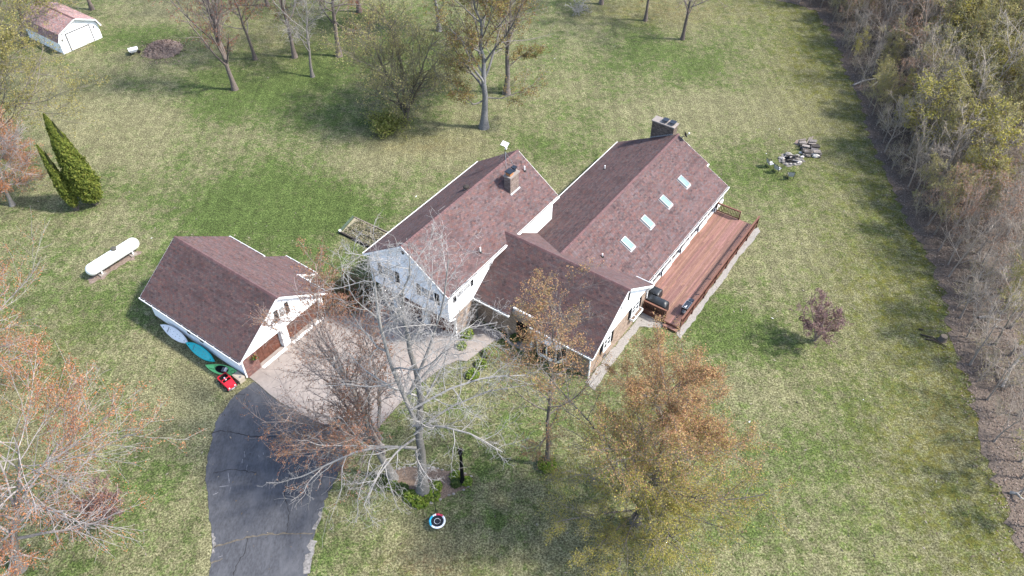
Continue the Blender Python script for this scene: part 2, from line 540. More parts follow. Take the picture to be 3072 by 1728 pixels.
def make_lawn():
    xs = axis_coords(-75, 75, -900, 900, 0.5)
    ys = axis_coords(8, 125, -600, 1500, 0.5)
    X, Y = np.meshgrid(xs, ys)
    nx, ny = len(xs), len(ys)
    V = np.stack([X.ravel(), Y.ravel(), np.zeros(X.size)], 1)
    i = np.arange((nx - 1) * (ny - 1))
    r, c = i // (nx - 1), i % (nx - 1)
    q = r * nx + c
    F = np.stack([q, q + 1, q + nx + 1, q + nx], 1)
    me = bpy.data.meshes.new("lawn")
    me.vertices.add(len(V))
    me.vertices.foreach_set('co', V.ravel())
    me.loops.add(F.size)
    me.loops.foreach_set('vertex_index', F.ravel())
    me.polygons.add(len(F))
    me.polygons.foreach_set('loop_start', np.arange(len(F)) * 4)
    me.update(calc_edges=True)

    def blobs(lst):
        f = np.zeros(len(V))
        for (x, y), rx, ry, w in lst:
            f += w * np.exp(-(((V[:, 0] - x) / rx) ** 2 + ((V[:, 1] - y) / ry) ** 2))
        return np.clip(f, 0, 1.4).astype(np.float32)
    ed = edge_dist(V[:, 0], V[:, 1])
    green = blobs([((-22.30, 58.92), 8, 6, 1.0), ((-25.52, 55.44), 6, 4, .8), ((-16.53, 56.45), 7, 4, .8), ((-27.67, 48.31), 4, 3, .5), ((-18.37, 50.04), 4, 3, .7),
                   ((-25.23, 77.63), 8, 7, .9), ((-32.64, 74.80), 5, 6, .7), ((-17.76, 88.54), 9, 8, .8), ((-45.54, 89.21), 6, 3, .9), ((18.06, 83.89), 8, 6, .8), ((15.64, 41.61), 3, 2.2, .9),
                   ((19.43, 40.92), 3, 3, .6), ((15.13, 24.48), 2, 3, .8), ((-0.93, 25.00), .9, .6, 1.1), ((-23.66, 27.45), 2.2, 3, .7), ((-33.53, 44.33), 5, 3, .6), ((0.60, 32.91), 3, 2, .5),
                   ((-11.84, 44.43), 2.5, 1.6, 1.0), ((25.71, 61.80), 3, 3, .6), ((20.84, 61.78), 3, 3, .7), ((3.46, 66.18), 6, 3, .7), ((20.14, 31.57), 4, 3, .4), ((-2.56, 28.80), 2, 1.2, .5), ((-12.02, 23.93), 1.2, 2, .5)])
    dry = blobs([((-38.86, 69.56), 8, 6, .8), ((-14.29, 62.68), 6, 4, .9), ((-6.35, 66.71), 7, 3, .8), ((-23.46, 39.36), 4, 3, .8), ((-23.05, 32.81), 3, 3, .7), ((-24.63, 40.73), 3, 2, .4),
                 ((31.64, 73.17), 6, 6, .8), ((18.36, 73.10), 7, 6, .7), ((22.55, 48.55), 5, 4, .6), ((18.47, 34.44), 3, 3, .4), ((-4.87, 23.51), 3, 1.5, .7), ((3.44, 22.87), 4, 2, .5),
                 ((-48.60, 74.71), 8, 8, .4), ((-43.41, 95.48), 7, 6, .5), ((6.76, 59.59), 4, 4, .3), ((-10.49, 24.85), 1.4, 1.2, .4)])
    moss = np.clip(np.exp(-np.clip(-ed, 0, None) / 6.5) * 1.25, 0, 1) * (ed < 3)
    moss = (moss + blobs([((36.42, 82.45), 5, 8, .8), ((15.55, 96.83), 8, 5, .5), ((30.33, 44.61), 4, 6, .5), ((27.31, 28.91), 3, 5, .5), ((-27.24, 95.59), 12, 5, .35), ((-9.80, 67.29), 5, 2, .6)])).clip(0, 1).astype(np.float32)
    rust = blobs([((-4.96, 21.98), 3.2, 1.6, .75), ((30.71, 33.02), 3, 5, .35), ((20.28, 96.87), 9, 4, .6), ((-28.90, 87.63), 9, 7, .45), ((-36.40, 37.33), 6, 6, .3), ((2.48, 25.13), 4, 3, .25), ((-8.34, 66.11), 5, 1.5, .4)])
    for q in LEFT_EDGE: dry = dry + np.exp(-(((V[:, 0] - q[0]) ** 2 + (V[:, 1] - q[1]) ** 2) / .55 ** 2)) * .8
    dry = np.clip(dry, 0, 1.6)
    for n, a in (('green', green), ('dry', dry), ('moss', moss), ('rust', rust)):
        at = me.attributes.new(n, 'FLOAT', 'POINT')
        at.data.foreach_set('value', np.ascontiguousarray(a, np.float32))
    me.materials.append(make_lawn_material())
    o = bpy.data.objects.new("lawn", me)
    COL.objects.link(o)
    return tag(o, "patchy green and straw coloured spring lawn around the house", "lawn", None, 'structure')


make_lawn()

# forest floor: one sheet from the ragged edge outwards
fe = jag(FOREST_EDGE, 0.45, 0.42, False, 3)
M['floor'] = pm("forest_litter", (0.160, 0.125, 0.098), 0.97, 0.55, 7, bump=1.0, bscale=11, blotch=0.55, bl_scale=0.5, bl_col=(0.10, 0.083, 0.066))
ff = sheet("forest_floor", fe + [(700, -14), (700, 900), (60, 900)], -0.05, 0.018, M['floor'])
tag(ff, "brown leaf covered floor under the woodland trees", "forest floor")


def scatter_quads(name, P, size, cols, m, seed=0, tilt=0.5, parent=None, lengthen=1.0):
    """Many small leaf-like quads in one mesh. P: (N,3), size: (N,), cols: (N,3)."""
    rg = np.random.default_rng(seed)
    N = len(P)
    nz = np.array([0, 0, 1.0]) + rg.normal(0, tilt, (N, 3))
    nz /= np.linalg.norm(nz, axis=1)[:, None]
    a = np.cross(nz, rg.normal(size=(N, 3)))
    a /= np.linalg.norm(a, axis=1)[:, None] + 1e-9
    b = np.cross(nz, a)
    a *= size[:, None] * lengthen
    b *= size[:, None] * 0.62
    V = np.stack([P - a, P - b * 0.9 + a * 0.1, P + a, P + b], 1).reshape(-1, 3)
    F = np.arange(4 * N).reshape(-1, 4)
    return array_mesh(name, V, F, np.repeat(cols, 4, 0), m, parent)


def array_mesh(name, V, F, C, m, parent=None, link=True, smooth=False):
    me = bpy.data.meshes.new(name)
    me.vertices.add(len(V))
    me.vertices.foreach_set('co', np.ascontiguousarray(V, np.float32).ravel())
    me.loops.add(F.size)
    me.loops.foreach_set('vertex_index', np.ascontiguousarray(F, np.int32).ravel())
    me.polygons.add(len(F))
    me.polygons.foreach_set('loop_start', np.arange(len(F), dtype=np.int32) * F.shape[1])
    if smooth: me.polygons.foreach_set('use_smooth', np.ones(len(F), bool))
    at = me.color_attributes.new("Col", 'FLOAT_COLOR', 'POINT')
    cc = np.ones((len(V), 4), np.float32)
    cc[:, :3] = C
    at.data.foreach_set('color', cc.ravel())
    me.update(calc_edges=True)
    me.materials.append(m)
    if not link: return me
    o = bpy.data.objects.new(name, me)
    COL.objects.link(o)
    if parent: o.parent = parent
    return o


rg0 = np.random.default_rng(5)
lp = rg0.uniform((24, 14), (72, 112), (260000, 2))
ed = edge_dist(lp[:, 0], lp[:, 1])
keep = (ed > -2.6) & (ed < 30) & (rg0.random(len(lp)) < np.where(ed < 0, 0.22 * np.exp(ed / .8), np.where(ed < 5, .9, .35)))
keep &= np.abs(lp[:, 0]) * 2343 / (lp[:, 1] * .709 + 45.6 * .705) < 1600
lp = lp[keep]
pal = np.array([(0.26, 0.20, 0.17), (0.20, 0.148, 0.12), (0.30, 0.245, 0.21), (0.14, 0.10, 0.08), (0.23, 0.165, 0.125)])
lt = scatter_quads("leaf_litter", np.c_[lp, rg0.uniform(.03, .10, len(lp))], rg0.uniform(.04, .09, len(lp)), pal[rg0.integers(0, 5, len(lp))] * rg0.uniform(.75, 1.25, (len(lp), 1)), M['litter'], 4, .35)
tag(lt, "loose dead leaves lying along the wood's edge", "leaf litter", None, 'stuff')

# ---- driveway, concrete apron, walk
dl = [(-19.02, 35.94), (-19.55, 35.41), (-20.18, 34.53), (-20.62, 33.26), (-20.82, 32.25), (-20.77, 30.72), (-20.45, 28.73), (-20.23, 27.71), (-19.55, 25.76), (-18.89, 23.91), (-18.48, 23.02), (-18.37, 22.15), (-18.21, 21.13)]
dr = [(-12.30, 21.15), (-12.33, 22.17), (-12.32, 22.82), (-12.31, 23.75), (-12.31, 24.61), (-12.18, 25.55), (-12.04, 26.51), (-11.77, 27.49), (-11.42, 28.64), (-11.24, 29.82), (-11.42, 30.95)]
db = [(-11.63, 31.28), (-14.73, 32.85), (-15.69, 33.48), (-16.61, 33.98), (-17.62, 34.75), (-18.63, 35.66)]
south = [(-18.9, 14.0), (-17.5, 4.0), (-16.0, -12.0), (-10.5, -12.0), (-12.0, 4.0), (-12.6, 14.0)]
asph = jag(dl, .3, .08, False, 11) + south + jag(dr, .3, .11, False, 12) + db
drive = sheet("driveway", asph, -0.2, 0.03, M['asphalt'])
tag(drive, "dark grey curved asphalt driveway with pale streaks and cracks", "driveway")


def ribbon(name, pts, w, z, m, parent, seed=0, wob=.05):
    rr = random.Random(seed)
    q = jag(pts, .18, wob, False, seed)
    vs, fs = [], []
    for i, p in enumerate(q):
        a = Vector(q[max(0, i - 1)])
        b = Vector(q[min(len(q) - 1, i + 1)])
        d = (b - a).normalized()
        n = Vector((-d.y, d.x)) * w * rr.uniform(.45, 1.2) * .5
        vs += [(p[0] + n.x, p[1] + n.y, z), (p[0] - n.x, p[1] - n.y, z)]
    for i in range(len(q) - 1): fs.append((2 * i, 2 * i + 1, 2 * i + 3, 2 * i + 2))
    mb = MB()
    mb.add(vs, fs)
    return part(name, mb, m, parent)


ribbon("crack", [(-18.43, 22.97), (-17.52, 23.28), (-16.56, 23.62), (-15.56, 23.81), (-14.11, 23.90), (-12.44, 23.91)], .12, .036, M['crack'], drive, 1)
ribbon("crack", [(-18.30, 21.89), (-17.70, 22.24)], .10, .036, M['crack'], drive, 2)
ribbon("crack", [(-20.99, 31.35), (-20.36, 31.61), (-19.40, 31.47), (-18.28, 31.17), (-16.99, 31.09), (-15.85, 31.15)], .06, .036, M['rubber'], drive, 3, .03)
ribbon("crack", [(-20.42, 34.53), (-19.89, 34.83), (-19.39, 34.78)], .06, .036, M['rubber'], drive, 4, .03)
for k, (a, b) in enumerate([((684, 1420), (688, 1450)), ((657, 1461), (686, 1458)), ((692, 1462), (690, 1480)), ((732, 1355), (735, 1370)), ((728, 1378), (726, 1388)),
                            ((776, 1365), (778, 1372)), ((742, 1395), (738, 1412)), ((640, 1485), (655, 1478))]):
    pass
ribbon('crack', [(-16.76, 21.14), (-16.72, 21.94), (-16.41, 22.59), (-16.51, 23.58)], .05, .036, M['rubber'], drive, 8, .05)
ribbon('crack', [(-14.12, 23.92), (-14.23, 25.31), (-14.88, 26.74), (-14.74, 28.24)], .04, .036, M['rubber'], drive, 9, .05)
ribbon('crack', [(-19.90, 28.22), (-18.65, 28.53), (-17.01, 28.23)], .04, .036, M['rubber'], drive, 10, .05)
ribbon('crumbled_edge', [(-12.32, 21.28), (-12.35, 22.17), (-12.35, 22.86), (-12.31, 23.44)], .42, .036, M['crumble'], drive, 5, .12)
ribbon('crumbled_edge', [(-12.38, 24.16), (-12.27, 24.85), (-12.22, 25.41)], .25, .036, M['crumble'], drive, 6, .10)
ribbon('crumbled_edge', [(-18.73, 23.91), (-18.38, 23.02), (-18.34, 22.58)], .22, .036, M['crumble'], drive, 7, .08)
MARKS = [((-18.93, 28.23), (-18.64, 27.47)), ((-19.25, 27.19), (-18.63, 27.27)), ((-18.48, 27.17), (-18.41, 26.73)), ((-18.27, 29.92), (-18.10, 29.47)), ((-18.22, 29.31), (-18.18, 29.00)),
         ((-17.21, 29.66), (-17.12, 29.48)), ((-17.79, 28.87), (-17.75, 28.43)), ((-19.46, 26.58), (-19.18, 26.78)), ((-18.00, 22.32), (-17.74, 22.41)), ((-16.94, 29.85), (-16.87, 29.64))]
for k, (a, b) in enumerate(MARKS):
    ribbon("chalk_mark", [a, b], .055, .036, M['paint'], drive, 20 + k, .02)

# strip of bare thatch where the turf meets the asphalt
conc = [(-19.55, 36.44), (-18.65, 35.73), (-17.63, 34.81), (-16.62, 34.04), (-15.70, 33.54), (-14.75, 32.90), (-11.64, 31.33), (-10.33, 30.63), (-9.59, 31.51), (-7.71, 34.58),
        (-6.71, 35.87), (-6.07, 36.50), W(-25.9, 30.6), W(-34.2, 30.6), W(-36.1, 28.3), W(-37.0, 26.6), W(-37.3, 26.6), W(-37.3, 18.6)]
apron = sheet("concrete_apron", conc, -0.2, 0.06, M['concrete'])
apron['kind'] = 'structure'
tag(apron, "pale concrete parking apron between the garage and the house", "concrete apron")
for k, (a, b) in enumerate([((-36.9, 22.6), (-26.3, 22.6)), ((-36.9, 26.4), (-25.9, 26.4)), ((-33.4, 18.4), (-33.4, 29.9)), ((-30.0, 18.5), (-30.0, 30.0))]):
    ribbon("expansion_joint", [W(*a), W(*b)], .035, .066, M['darkwood'], apron, 40 + k, .004)
walk = [(-6.71, 35.87), (-6.07, 36.50), (-5.14, 37.46), (-4.12, 38.05), (-3.41, 37.95), (-2.31, 39.11), (-1.43, 39.97), (-0.40, 40.49), W(-22.6, 32.9), W(-26.5, 32.9), W(-26.5, 31.0), W(-25.9, 30.6)]
wk = sheet("front_walk", walk, -0.2, 0.075, M['concrete'])
tag(wk, "pale concrete walk leading from the apron to the entry", "walk")


def gravel_strip(name, pts, label, seed):
    o = sheet(name, jag(pts, .4, .07, True, seed), -.05, .03, M['gravel'])
    return tag(o, label, "gravel strip")


gravel_strip("gravel_strip", [W(-16.25, 32.6), W(-15.35, 32.3), W(-15.55, 37), W(-15.7, 39.8), W(-14.3, 40.6), W(-14.15, 41.3), W(-16.25, 41.3)], "pale gravel strip along the brick end wall of the house", 51)
gravel_strip("gravel_strip", [W(-12.97, 40.7), W(-12.5, 40.5), W(-12.42, 43), W(-12.6, 46), W(-12.42, 49), W(-12.58, 52), W(-12.40, 56.2), W(-12.8, 56.6), W(-12.97, 56)], "pale gravel strip along the outer side of the deck", 52)

# scraps on the lawn: old leaves, twigs, a few pale specks
sp_ = rg0.uniform((-62, 14), (46, 108), (9000, 2))
sp_ = sp_[(edge_dist(sp_[:, 0], sp_[:, 1]) < 0)][:3600]
spal = np.array([(0.10, 0.075, 0.05), (0.16, 0.12, 0.08), (0.07, 0.06, 0.045), (0.30, 0.26, 0.20)])
sc_c = spal[rg0.integers(0, 4, len(sp_))]
sc_c[::90] = (0.7, 0.7, 0.68)
lw = scatter_quads("lawn_litter", np.c_[sp_, rg0.uniform(.02, .05, len(sp_))], rg0.uniform(.03, .10, len(sp_)), sc_c, M['litter'], 14, .25, None, 1.4)
tag(lw, "old leaves and twigs scattered over the lawn", "lawn litter", None, 'stuff')

# ------------------------------------------------------------------ buildings
SH_PAL = [(0.121, 0.079, 0.076), (0.138, 0.085, 0.082), (0.112, 0.076, 0.075), (0.151, 0.081, 0.072), (0.125, 0.095, 0.094), (0.149, 0.096, 0.084), (0.082, 0.057, 0.057), (0.121, 0.093, 0.095), (0.132, 0.083, 0.079)]


class Slope:
    """One roof plane. a runs along the ridge, b up from the eave."""
    def __init__(s, axis, rc, rz, k, side, w):
        s.axis, s.rc, s.rz, s.k, s.side, s.w = axis, rc, rz, k, side, w
        s.th = math.atan(k)
        s.len = w / math.cos(s.th)

    def hor(s, b): return s.w - b * math.cos(s.th)

    def P(s, a, b, h=0.0):
        w = s.hor(b)
        c = s.rc + s.side * (w + h * math.sin(s.th))
        z = s.rz - s.k * w + h * math.cos(s.th)
        return Vector((c, a, z)) if s.axis == 'U' else Vector((a, c, z))

    def frame(s):
        e = Vector((0, 1, 0)) if s.axis == 'U' else Vector((1, 0, 0))
        up = (s.P(0, 1) - s.P(0, 0)).normalized()
        n = (s.P(0, 0, 1) - s.P(0, 0, 0)).normalized()
        return e, up, n

    def at(s, c, a): return s.P(a, (s.w - abs(c - s.rc)) / math.cos(s.th))


ROW, TABW = 0.135, 0.22
tab_cache = {}


def tab_mesh(ci):
    if ci not in tab_cache:
        mb = MB()
        w, l = TABW / 2 - .006, ROW + .012
        mb.add([(-w, 0, .020), (w, 0, .020), (w, l, .010), (-w, l, .010), (-w, 0, .0), (w, 0, .0)], [(0, 1, 2, 3), (4, 5, 1, 0), (4, 0, 3), (5, 2, 1)], SH_PAL[ci])
        me = mb.mesh("shingle")
        me.materials.append(M['shingle'])
        tab_cache[ci] = me
    return tab_cache[ci]


def shingles(parent, sl, interval, seed, single=None, sun_tint=1.0):  # the tone factor puts sun and shade into the shingle colour
    """Tabs over a slope; interval(b, horizontal) -> list of (a0, a1). single: callable picking tabs that become parts of their own."""
    rr = random.Random(seed)
    mb = MB()
    e, up, n = sl.frame()
    nrow = int(sl.len / ROW)
    cnt = 0
    base = BASE[parent.name]
    streak = [rr.uniform(.86, 1.1) for _ in range(80)]
    for i in range(nrow + 1):
        b = i * ROW
        rf = rr.uniform(.90, 1.10)
        for a0, a1 in interval(b + ROW / 2, sl.hor(b + ROW / 2)):
            a = a0 - (i % 2) * TABW / 2 - rr.uniform(0, .03)
            while a < a1:
                x0, x1 = max(a, a0) + .005, min(a + TABW, a1) - .005
                a += TABW
                if x1 - x0 < .02: continue
                ci = rr.choices(range(9), weights=[5, 5, 4, 3, 4, 2, 1.6, 3, 4])[0]
                if single and x1 - x0 > TABW - .02 and cnt < 300 and single(i, x0):
                    o = sl.P((x0 + x1) / 2, b) - Vector(base)
                    m4 = Matrix((e, up, n)).transposed().to_4x4()
                    if m4.determinant() < 0: m4 = Matrix((-e, up, n)).transposed().to_4x4()
                    m4.translation = o
                    put("shingle", tab_mesh(ci), parent, m4)
                    cnt += 1
                    continue
                f = rr.uniform(.85, 1.14) * sun_tint * rf
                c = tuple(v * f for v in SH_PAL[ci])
                l = min(ROW + .012, sl.len - b)
                if l < .03: continue
                mb.add([sl.P(x0, b, .028), sl.P(x1, b, .028), sl.P(x1, b + l, .008), sl.P(x0, b + l, .008), sl.P(x0, b, 0), sl.P(x1, b, 0)], [(0, 1, 2, 3), (4, 5, 1, 0)], c)
    return part("shingles", mb, M['shingle'], parent, 'stuff')


cap_mesh = {}


def ridge_caps(parent, sl_a, sl_b, a0, a1, seed=0):
    """Cap shingles folded over the ridge, each piece a part."""
    rr = random.Random(seed)
    base = BASE[parent.name]
    e = Vector((0, 1, 0)) if sl_a.axis == 'U' else Vector((1, 0, 0))
    key = (round(sl_a.k, 3), round(sl_b.k, 3), sl_a.axis)
    if key not in cap_mesh:
        lst = []
        for ci in range(4):
            mb = MB()
            c = [(0.19, 0.105, 0.104), (0.17, 0.098, 0.098), (0.20, 0.118, 0.116), (0.155, 0.092, 0.093)][ci]
            top = Vector((0, 0, 0))
            da = sl_a.P(0, sl_a.len - .16) - sl_a.P(0, sl_a.len)
            db_ = sl_b.P(0, sl_b.len - .16) - sl_b.P(0, sl_b.len)
            for z, h in ((0, .045), (.30, .022)):
                pass
            q = []
            for off, h in ((0, .050), (.285, .026)):
                up = Vector((0, 0, h))
                q += [da + e * off + up * .7, top + e * off + up, db_ + e * off + up * .7]
            mb.add([tuple(p) for p in q] + [tuple(p - Vector((0, 0, .03))) for p in q[:3]], [(0, 1, 4, 3), (1, 2, 5, 4), (6, 7, 1, 0), (7, 8, 2, 1)], c)
            me = mb.mesh("ridge_cap")
            me.materials.append(M['shingle'])
            lst.append(me)
        cap_mesh[key] = lst
    a = a0
    while a < a1 - .1:
        p = sl_a.P(a, sl_a.len) - Vector(base)
        put("ridge_cap", rr.choice(cap_mesh[key]), parent, Matrix.Translation(p + Vector((0, 0, rr.uniform(0, .006)))))
        a += .27


def roof_deck(parent, sl, poly_ab, th=.12):
    mb = MB()
    e, up, n = sl.frame()
    mb.prism([sl.P(a, b, -.004) for a, b in poly_ab], n * -th)
    return part("roof", mb, M['deckroof'], parent)


def gutter(parent, sl, a0, a1):
    """White trough along an eave with a dark strip for its inner shade and hanger straps."""
    d = Vector((sl.side, 0, 0)) if sl.axis == 'U' else Vector((0, sl.side, 0))
    mb, trough_shade = MB(), MB()

    def bx(m, o0, o1, z0, z1, s0=a0, s1=a1):
        p0 = sl.P(s0, 0)
        p1 = sl.P(s1, 0)
        q = []
        for z in (z0, z1):
            q += [p0 + d * o0 + Vector((0, 0, z)), p0 + d * o1 + Vector((0, 0, z)), p1 + d * o1 + Vector((0, 0, z)), p1 + d * o0 + Vector((0, 0, z))]
        m.hexa(q)
    bx(mb, -.03, .0, -.20, -.035)          # fascia
    bx(mb, .001, .135, -.16, -.15)
    bx(mb, .115, .150, -.149, -.012)
    for s in (a0, a1 - .012): bx(mb, .002, .114, -.149, -.02, s, s + .012)
    a = a0 + .6
    while a < a1:
        bx(mb, .002, .150, -.011, -.003, a, a + .03)
        a += .9
    g = part("gutter", mb, M['trim'], parent)
    bx(trough_shade, .003, .113, -.148, -.07, a0 + .02, a1 - .02)  # dark filler strip standing in for shade in the trough
    part("trough_shade", trough_shade, M['guttershade'], g)
    return g


def rake(parent, sl, a, sgn, b0=0.0, b1=None, w=.17):
    """Bargeboard under a sloping roof edge; sgn: which way is outwards along a."""
    mb = MB()
    b1 = sl.len if b1 is None else b1
    e, up, n = sl.frame()
    o = e * sgn
    p0, p1 = sl.P(a, b0, -.002), sl.P(a, b1, -.002)
    mb.hexa([p0 - n * w, p0 - n * w + o * .03, p1 - n * w + o * .03, p1 - n * w, p0, p0 + o * .03, p1 + o * .03, p1])
    mb.hexa([p0 - n * (w - .02) - o * .24, p0 - n * (w - .02) - o * .002, p1 - n * (w - .02) - o * .002, p1 - n * (w - .02) - o * .24,
             p0 - n * .125 - o * .24, p0 - n * .125 - o * .002, p1 - n * .125 - o * .002, p1 - n * .125 - o * .24])
    return part("bargeboard", mb, M['trim'], parent)


class Plane:
    """A wall face: x along the wall, z up, out away from it."""
    def __init__(s, axis, c, out): s.axis, s.c, s.o = axis, c, out

    def __call__(s, x, z, o=0.0):
        return (s.c + s.o * o, x, z) if s.axis == 'V' else (x, s.c + s.o * o, z)

    def box(s, mb, x0, x1, z0, z1, o0, o1, col=None):
        mb.hexa([s(x0, z0, o0), s(x1, z0, o0), s(x1, z0, o1), s(x0, z0, o1), s(x0, z1, o0), s(x1, z1, o0), s(x1, z1, o1), s(x0, z1, o1)], col)


def siding(parent, pl, z0, z1, span, exp=.115):
    """Lap boards; span(z) -> (x0, x1) or None. Each board is a part."""
    z = z0
    while z < z1 - .02:
        za, zb = z, min(z + exp, z1)
        A, B = span(za), span(zb)
        z += exp
        if not A: continue
        if not B or B[1] - B[0] < .02:
            m = (A[0] + A[1]) / 2
            B = (m - .01, m + .01)
        mb = MB()
        mb.hexa([pl(A[0], za, .001), pl(A[1], za, .001), pl(A[1], za, .026), pl(A[0], za, .026), pl(B[0], zb, .001), pl(B[1], zb, .001), pl(B[1], zb, .010), pl(B[0], zb, .010)])
        part("siding_board", mb, M['siding'], parent)


def bricks(parent, pl, x0, x1, z0, z1, pal, seed=0, skip=()):
    rr = random.Random(seed)
    mb = MB()
    i, z = 0, z0
    while z + .06 <= z1:
        x = x0 - (i % 2) * .105
        while x < x1:
            a, b = max(x, x0), min(x + .20, x1)
            x += .212
            if b - a < .03: continue
            if any(a < s[1] and b > s[0] and z < s[3] and z + .06 > s[2] for s in skip): continue
            c = rr.choice(pal)
            f = rr.uniform(.8, 1.2)
            o = rr.uniform(.014, .02)
            q = [pl(a, z, 0), pl(b, z, 0), pl(b, z, o), pl(a, z, o), pl(a, z + .062, 0), pl(b, z + .062, 0), pl(b, z + .062, o), pl(a, z + .062, o)]
            mb.add(q, [(2, 3, 7, 6), (4, 5, 6, 7), (0, 1, 2, 3), (1, 5, 6, 2), (0, 3, 7, 4)], tuple(v * f for v in c))
        z += .073
        i += 1
    return part("bricks", mb, M['brick'], parent, 'stuff')


TAN = [(0.40, 0.30, 0.225), (0.36, 0.265, 0.20), (0.44, 0.34, 0.26), (0.32, 0.235, 0.18), (0.42, 0.33, 0.27)]
REDB = [(0.26, 0.13, 0.11), (0.22, 0.11, 0.10), (0.30, 0.16, 0.135), (0.24, 0.15, 0.14)]
DKB = [(0.15, 0.115, 0.095), (0.20, 0.15, 0.12), (0.24, 0.185, 0.15), (0.12, 0.095, 0.082)]


def window(parent, pl, x0, x1, z0, z1, nx=2, nz=2, mull=1, shut=0.0, proud=.05):
    """Frame > panes and glazing bars; shutters either side."""
    fr = MB()
    t = .075
    pl.box(fr, x0, x0 + t, z0, z1, .002, proud)
    pl.box(fr, x1 - t, x1, z0, z1, .002, proud)
    pl.box(fr, x0 + t, x1 - t, z1 - t, z1, .002, proud)
    pl.box(fr, x0 - .03, x1 + .03, z0 - .05, z0 - .001, .002, proud + .05)
    pl.box(fr, x0 + t, x1 - t, z0, z0 + t * .6, .002, proud)
    f = part("window", fr, M['trim'], parent)
    w = (x1 - x0 - 2 * t - (mull - 1) * t) / mull
    for k in range(mull):
        a = x0 + t + k * (w + t)
        g = MB()
        pl.box(g, a, a + w, z0 + t * .6, z1 - t, .004, proud * .45)
        part("pane", g, M['glass'], f)
        if k:
            bm_ = MB()
            pl.box(bm_, a - t, a, z0 + t * .6, z1 - t, .003, proud - .004)
            part("mullion", bm_, M['trim'], f)
        br = MB()
        for i in range(1, nx):
            xx = a + w * i / nx
            pl.box(br, xx - .013, xx + .013, z0 + t * .6, z1 - t, proud * .46, proud * .72)
        for j in range(1, nz):
            zz = z0 + (z1 - z0) * j / nz
            pl.box(br, a, a + w, zz - .016, zz + .016, proud * .46, proud * .70)
        if br.v: part("glazing_bar", br, M['trim'], f)
    if shut:
        for a, b in ((x0 - .05 - shut, x0 - .05), (x1 + .05, x1 + .05 + shut)):
            s = MB()
            pl.box(s, a, a + .05, z0 - .05, z1 + .02, .028, .065)
            pl.box(s, b - .05, b, z0 - .05, z1 + .02, .028, .065)
            for zz in (z0 - .05, (z0 + z1) / 2 - .03, z1 - .05): pl.box(s, a + .05, b - .05, zz, zz + .07, .028, .062)
            zz = z0 + .03
            while zz < z1 - .07:
                s.add([pl(a + .05, zz, .055), pl(b - .05, zz, .055), pl(b - .05, zz + .05, .03), pl(a + .05, zz + .05, .03)], [(0, 1, 2, 3)])
                zz += .05
            part("shutter", s, M['black'], parent)
    return f


def panel_door(parent, pl, x0, x1, z0, z1, nx, nz, name="garage_door", m='door'):
    mb = MB()
    pl.box(mb, x0, x1, z0, z1, .0, .03)
    d = part(name, mb, M[m], parent)
    for i in range(nx):
        for j in range(nz):
            w, h = (x1 - x0) / nx, (z1 - z0) / nz
            a, b = x0 + i * w, z0 + j * h
            p = MB()
            q0 = [pl(a + .05, b + .05, .031), pl(a + w - .05, b + .05, .031), pl(a + w - .05, b + h - .05, .031), pl(a + .05, b + h - .05, .031)]
            q1 = [pl(a + .11, b + .11, .055), pl(a + w - .11, b + .11, .055), pl(a + w - .11, b + h - .11, .055), pl(a + .11, b + h - .11, .055)]
            p.add(q0 + q1, [(4, 5, 6, 7), (0, 1, 5, 4), (1, 2, 6, 5), (2, 3, 7, 6), (3, 0, 4, 7)])
            part("door_panel", p, M[m], d)
    return d


def downspout(parent, pts, lab=None):
    mb = MB()
    for a, b in zip(pts[:-1], pts[1:]): mb.bar(a, b, .09, .07)
    return part("downspout", mb, M['trim'], parent, label=lab)


# ================================================= detached garage
g = thing("garage", "detached white garage with a brown shingled gable roof, kayaks along its side", "garage", -42.5, 22.5)
gk = (5.387 - 2.298) / 4.353
GL = Slope('V', 22.483, 5.387, gk, -1, 4.353)
GR = Slope('V', 22.483, 5.387, gk, 1, 4.353)
GR2 = Slope('V', 22.483, 5.387, gk, 1, 6.279)
g0, g1 = -48.048, -36.543
wl = MB()
for x0, x1 in ((-47.75, -37.22),):
    wl.prism([(x0, 18.48, 0), (x0, 26.49, 0), (x0, 26.49, 2.40), (x0, 22.483, 5.24), (x0, 18.48, 2.40)], (x1 - x0, 0, 0))
part("wall", wl, M['siding'], g)
lw = MB()                                         # low lean-to wall under the roof's extension
lw.prism([(-43.4, 26.5, 0), (-43.4, 28.45, 0), (-43.4, 28.45, .98), (-43.4, 26.5, 2.36)], (3.1, 0, 0))
part("lean_to", lw, M['siding'], g)
roof_deck(g, GL, [(g0, 0), (g1, 0), (g1, GL.len), (g0, GL.len)])
roof_deck(g, GR, [(g0, 0), (g1, 0), (g1, GR.len), (g0, GR.len)])
ext = GR2.len - GR.len
roof_deck(g, GR2, [(-43.694, 0), (-40.019, 0), (-40.019, ext), (-43.694, ext)])
shingles(g, GL, lambda b, h: [(g0, g1)], 1, single=lambda i, a: i in (3, 4, 5, 6, 7, 8, 9, 10) and -46.8 < a, sun_tint=1.02)
shingles(g, GR, lambda b, h: [(g0, g1)], 2, sun_tint=1.30)  # painted lighter than the left slope, as sunlight would make it
shingles(g, GR2, lambda b, h: [(-43.694, -40.019)] if h > 4.36 else [], 3, sun_tint=1.30)
ridge_caps(g, GL, GR, g0, g1, 4)
gutter(g, GL, g0, g1)
gutter(g, GR, g0, -43.75)
gutter(g, GR, -39.96, g1)
gutter(g, GR2, -43.694, -40.019)
for s in (GL, GR):
    rake(g, s, g1, 1)
    rake(g, s, g0, -1)
rake(g, GR2, -40.019, 1, 0, ext)
rake(g, GR2, -43.694, -1, 0, ext)
GF = Plane('V', -36.80, 1)
gf = MB()                                         # gable front standing proud over the recessed doors
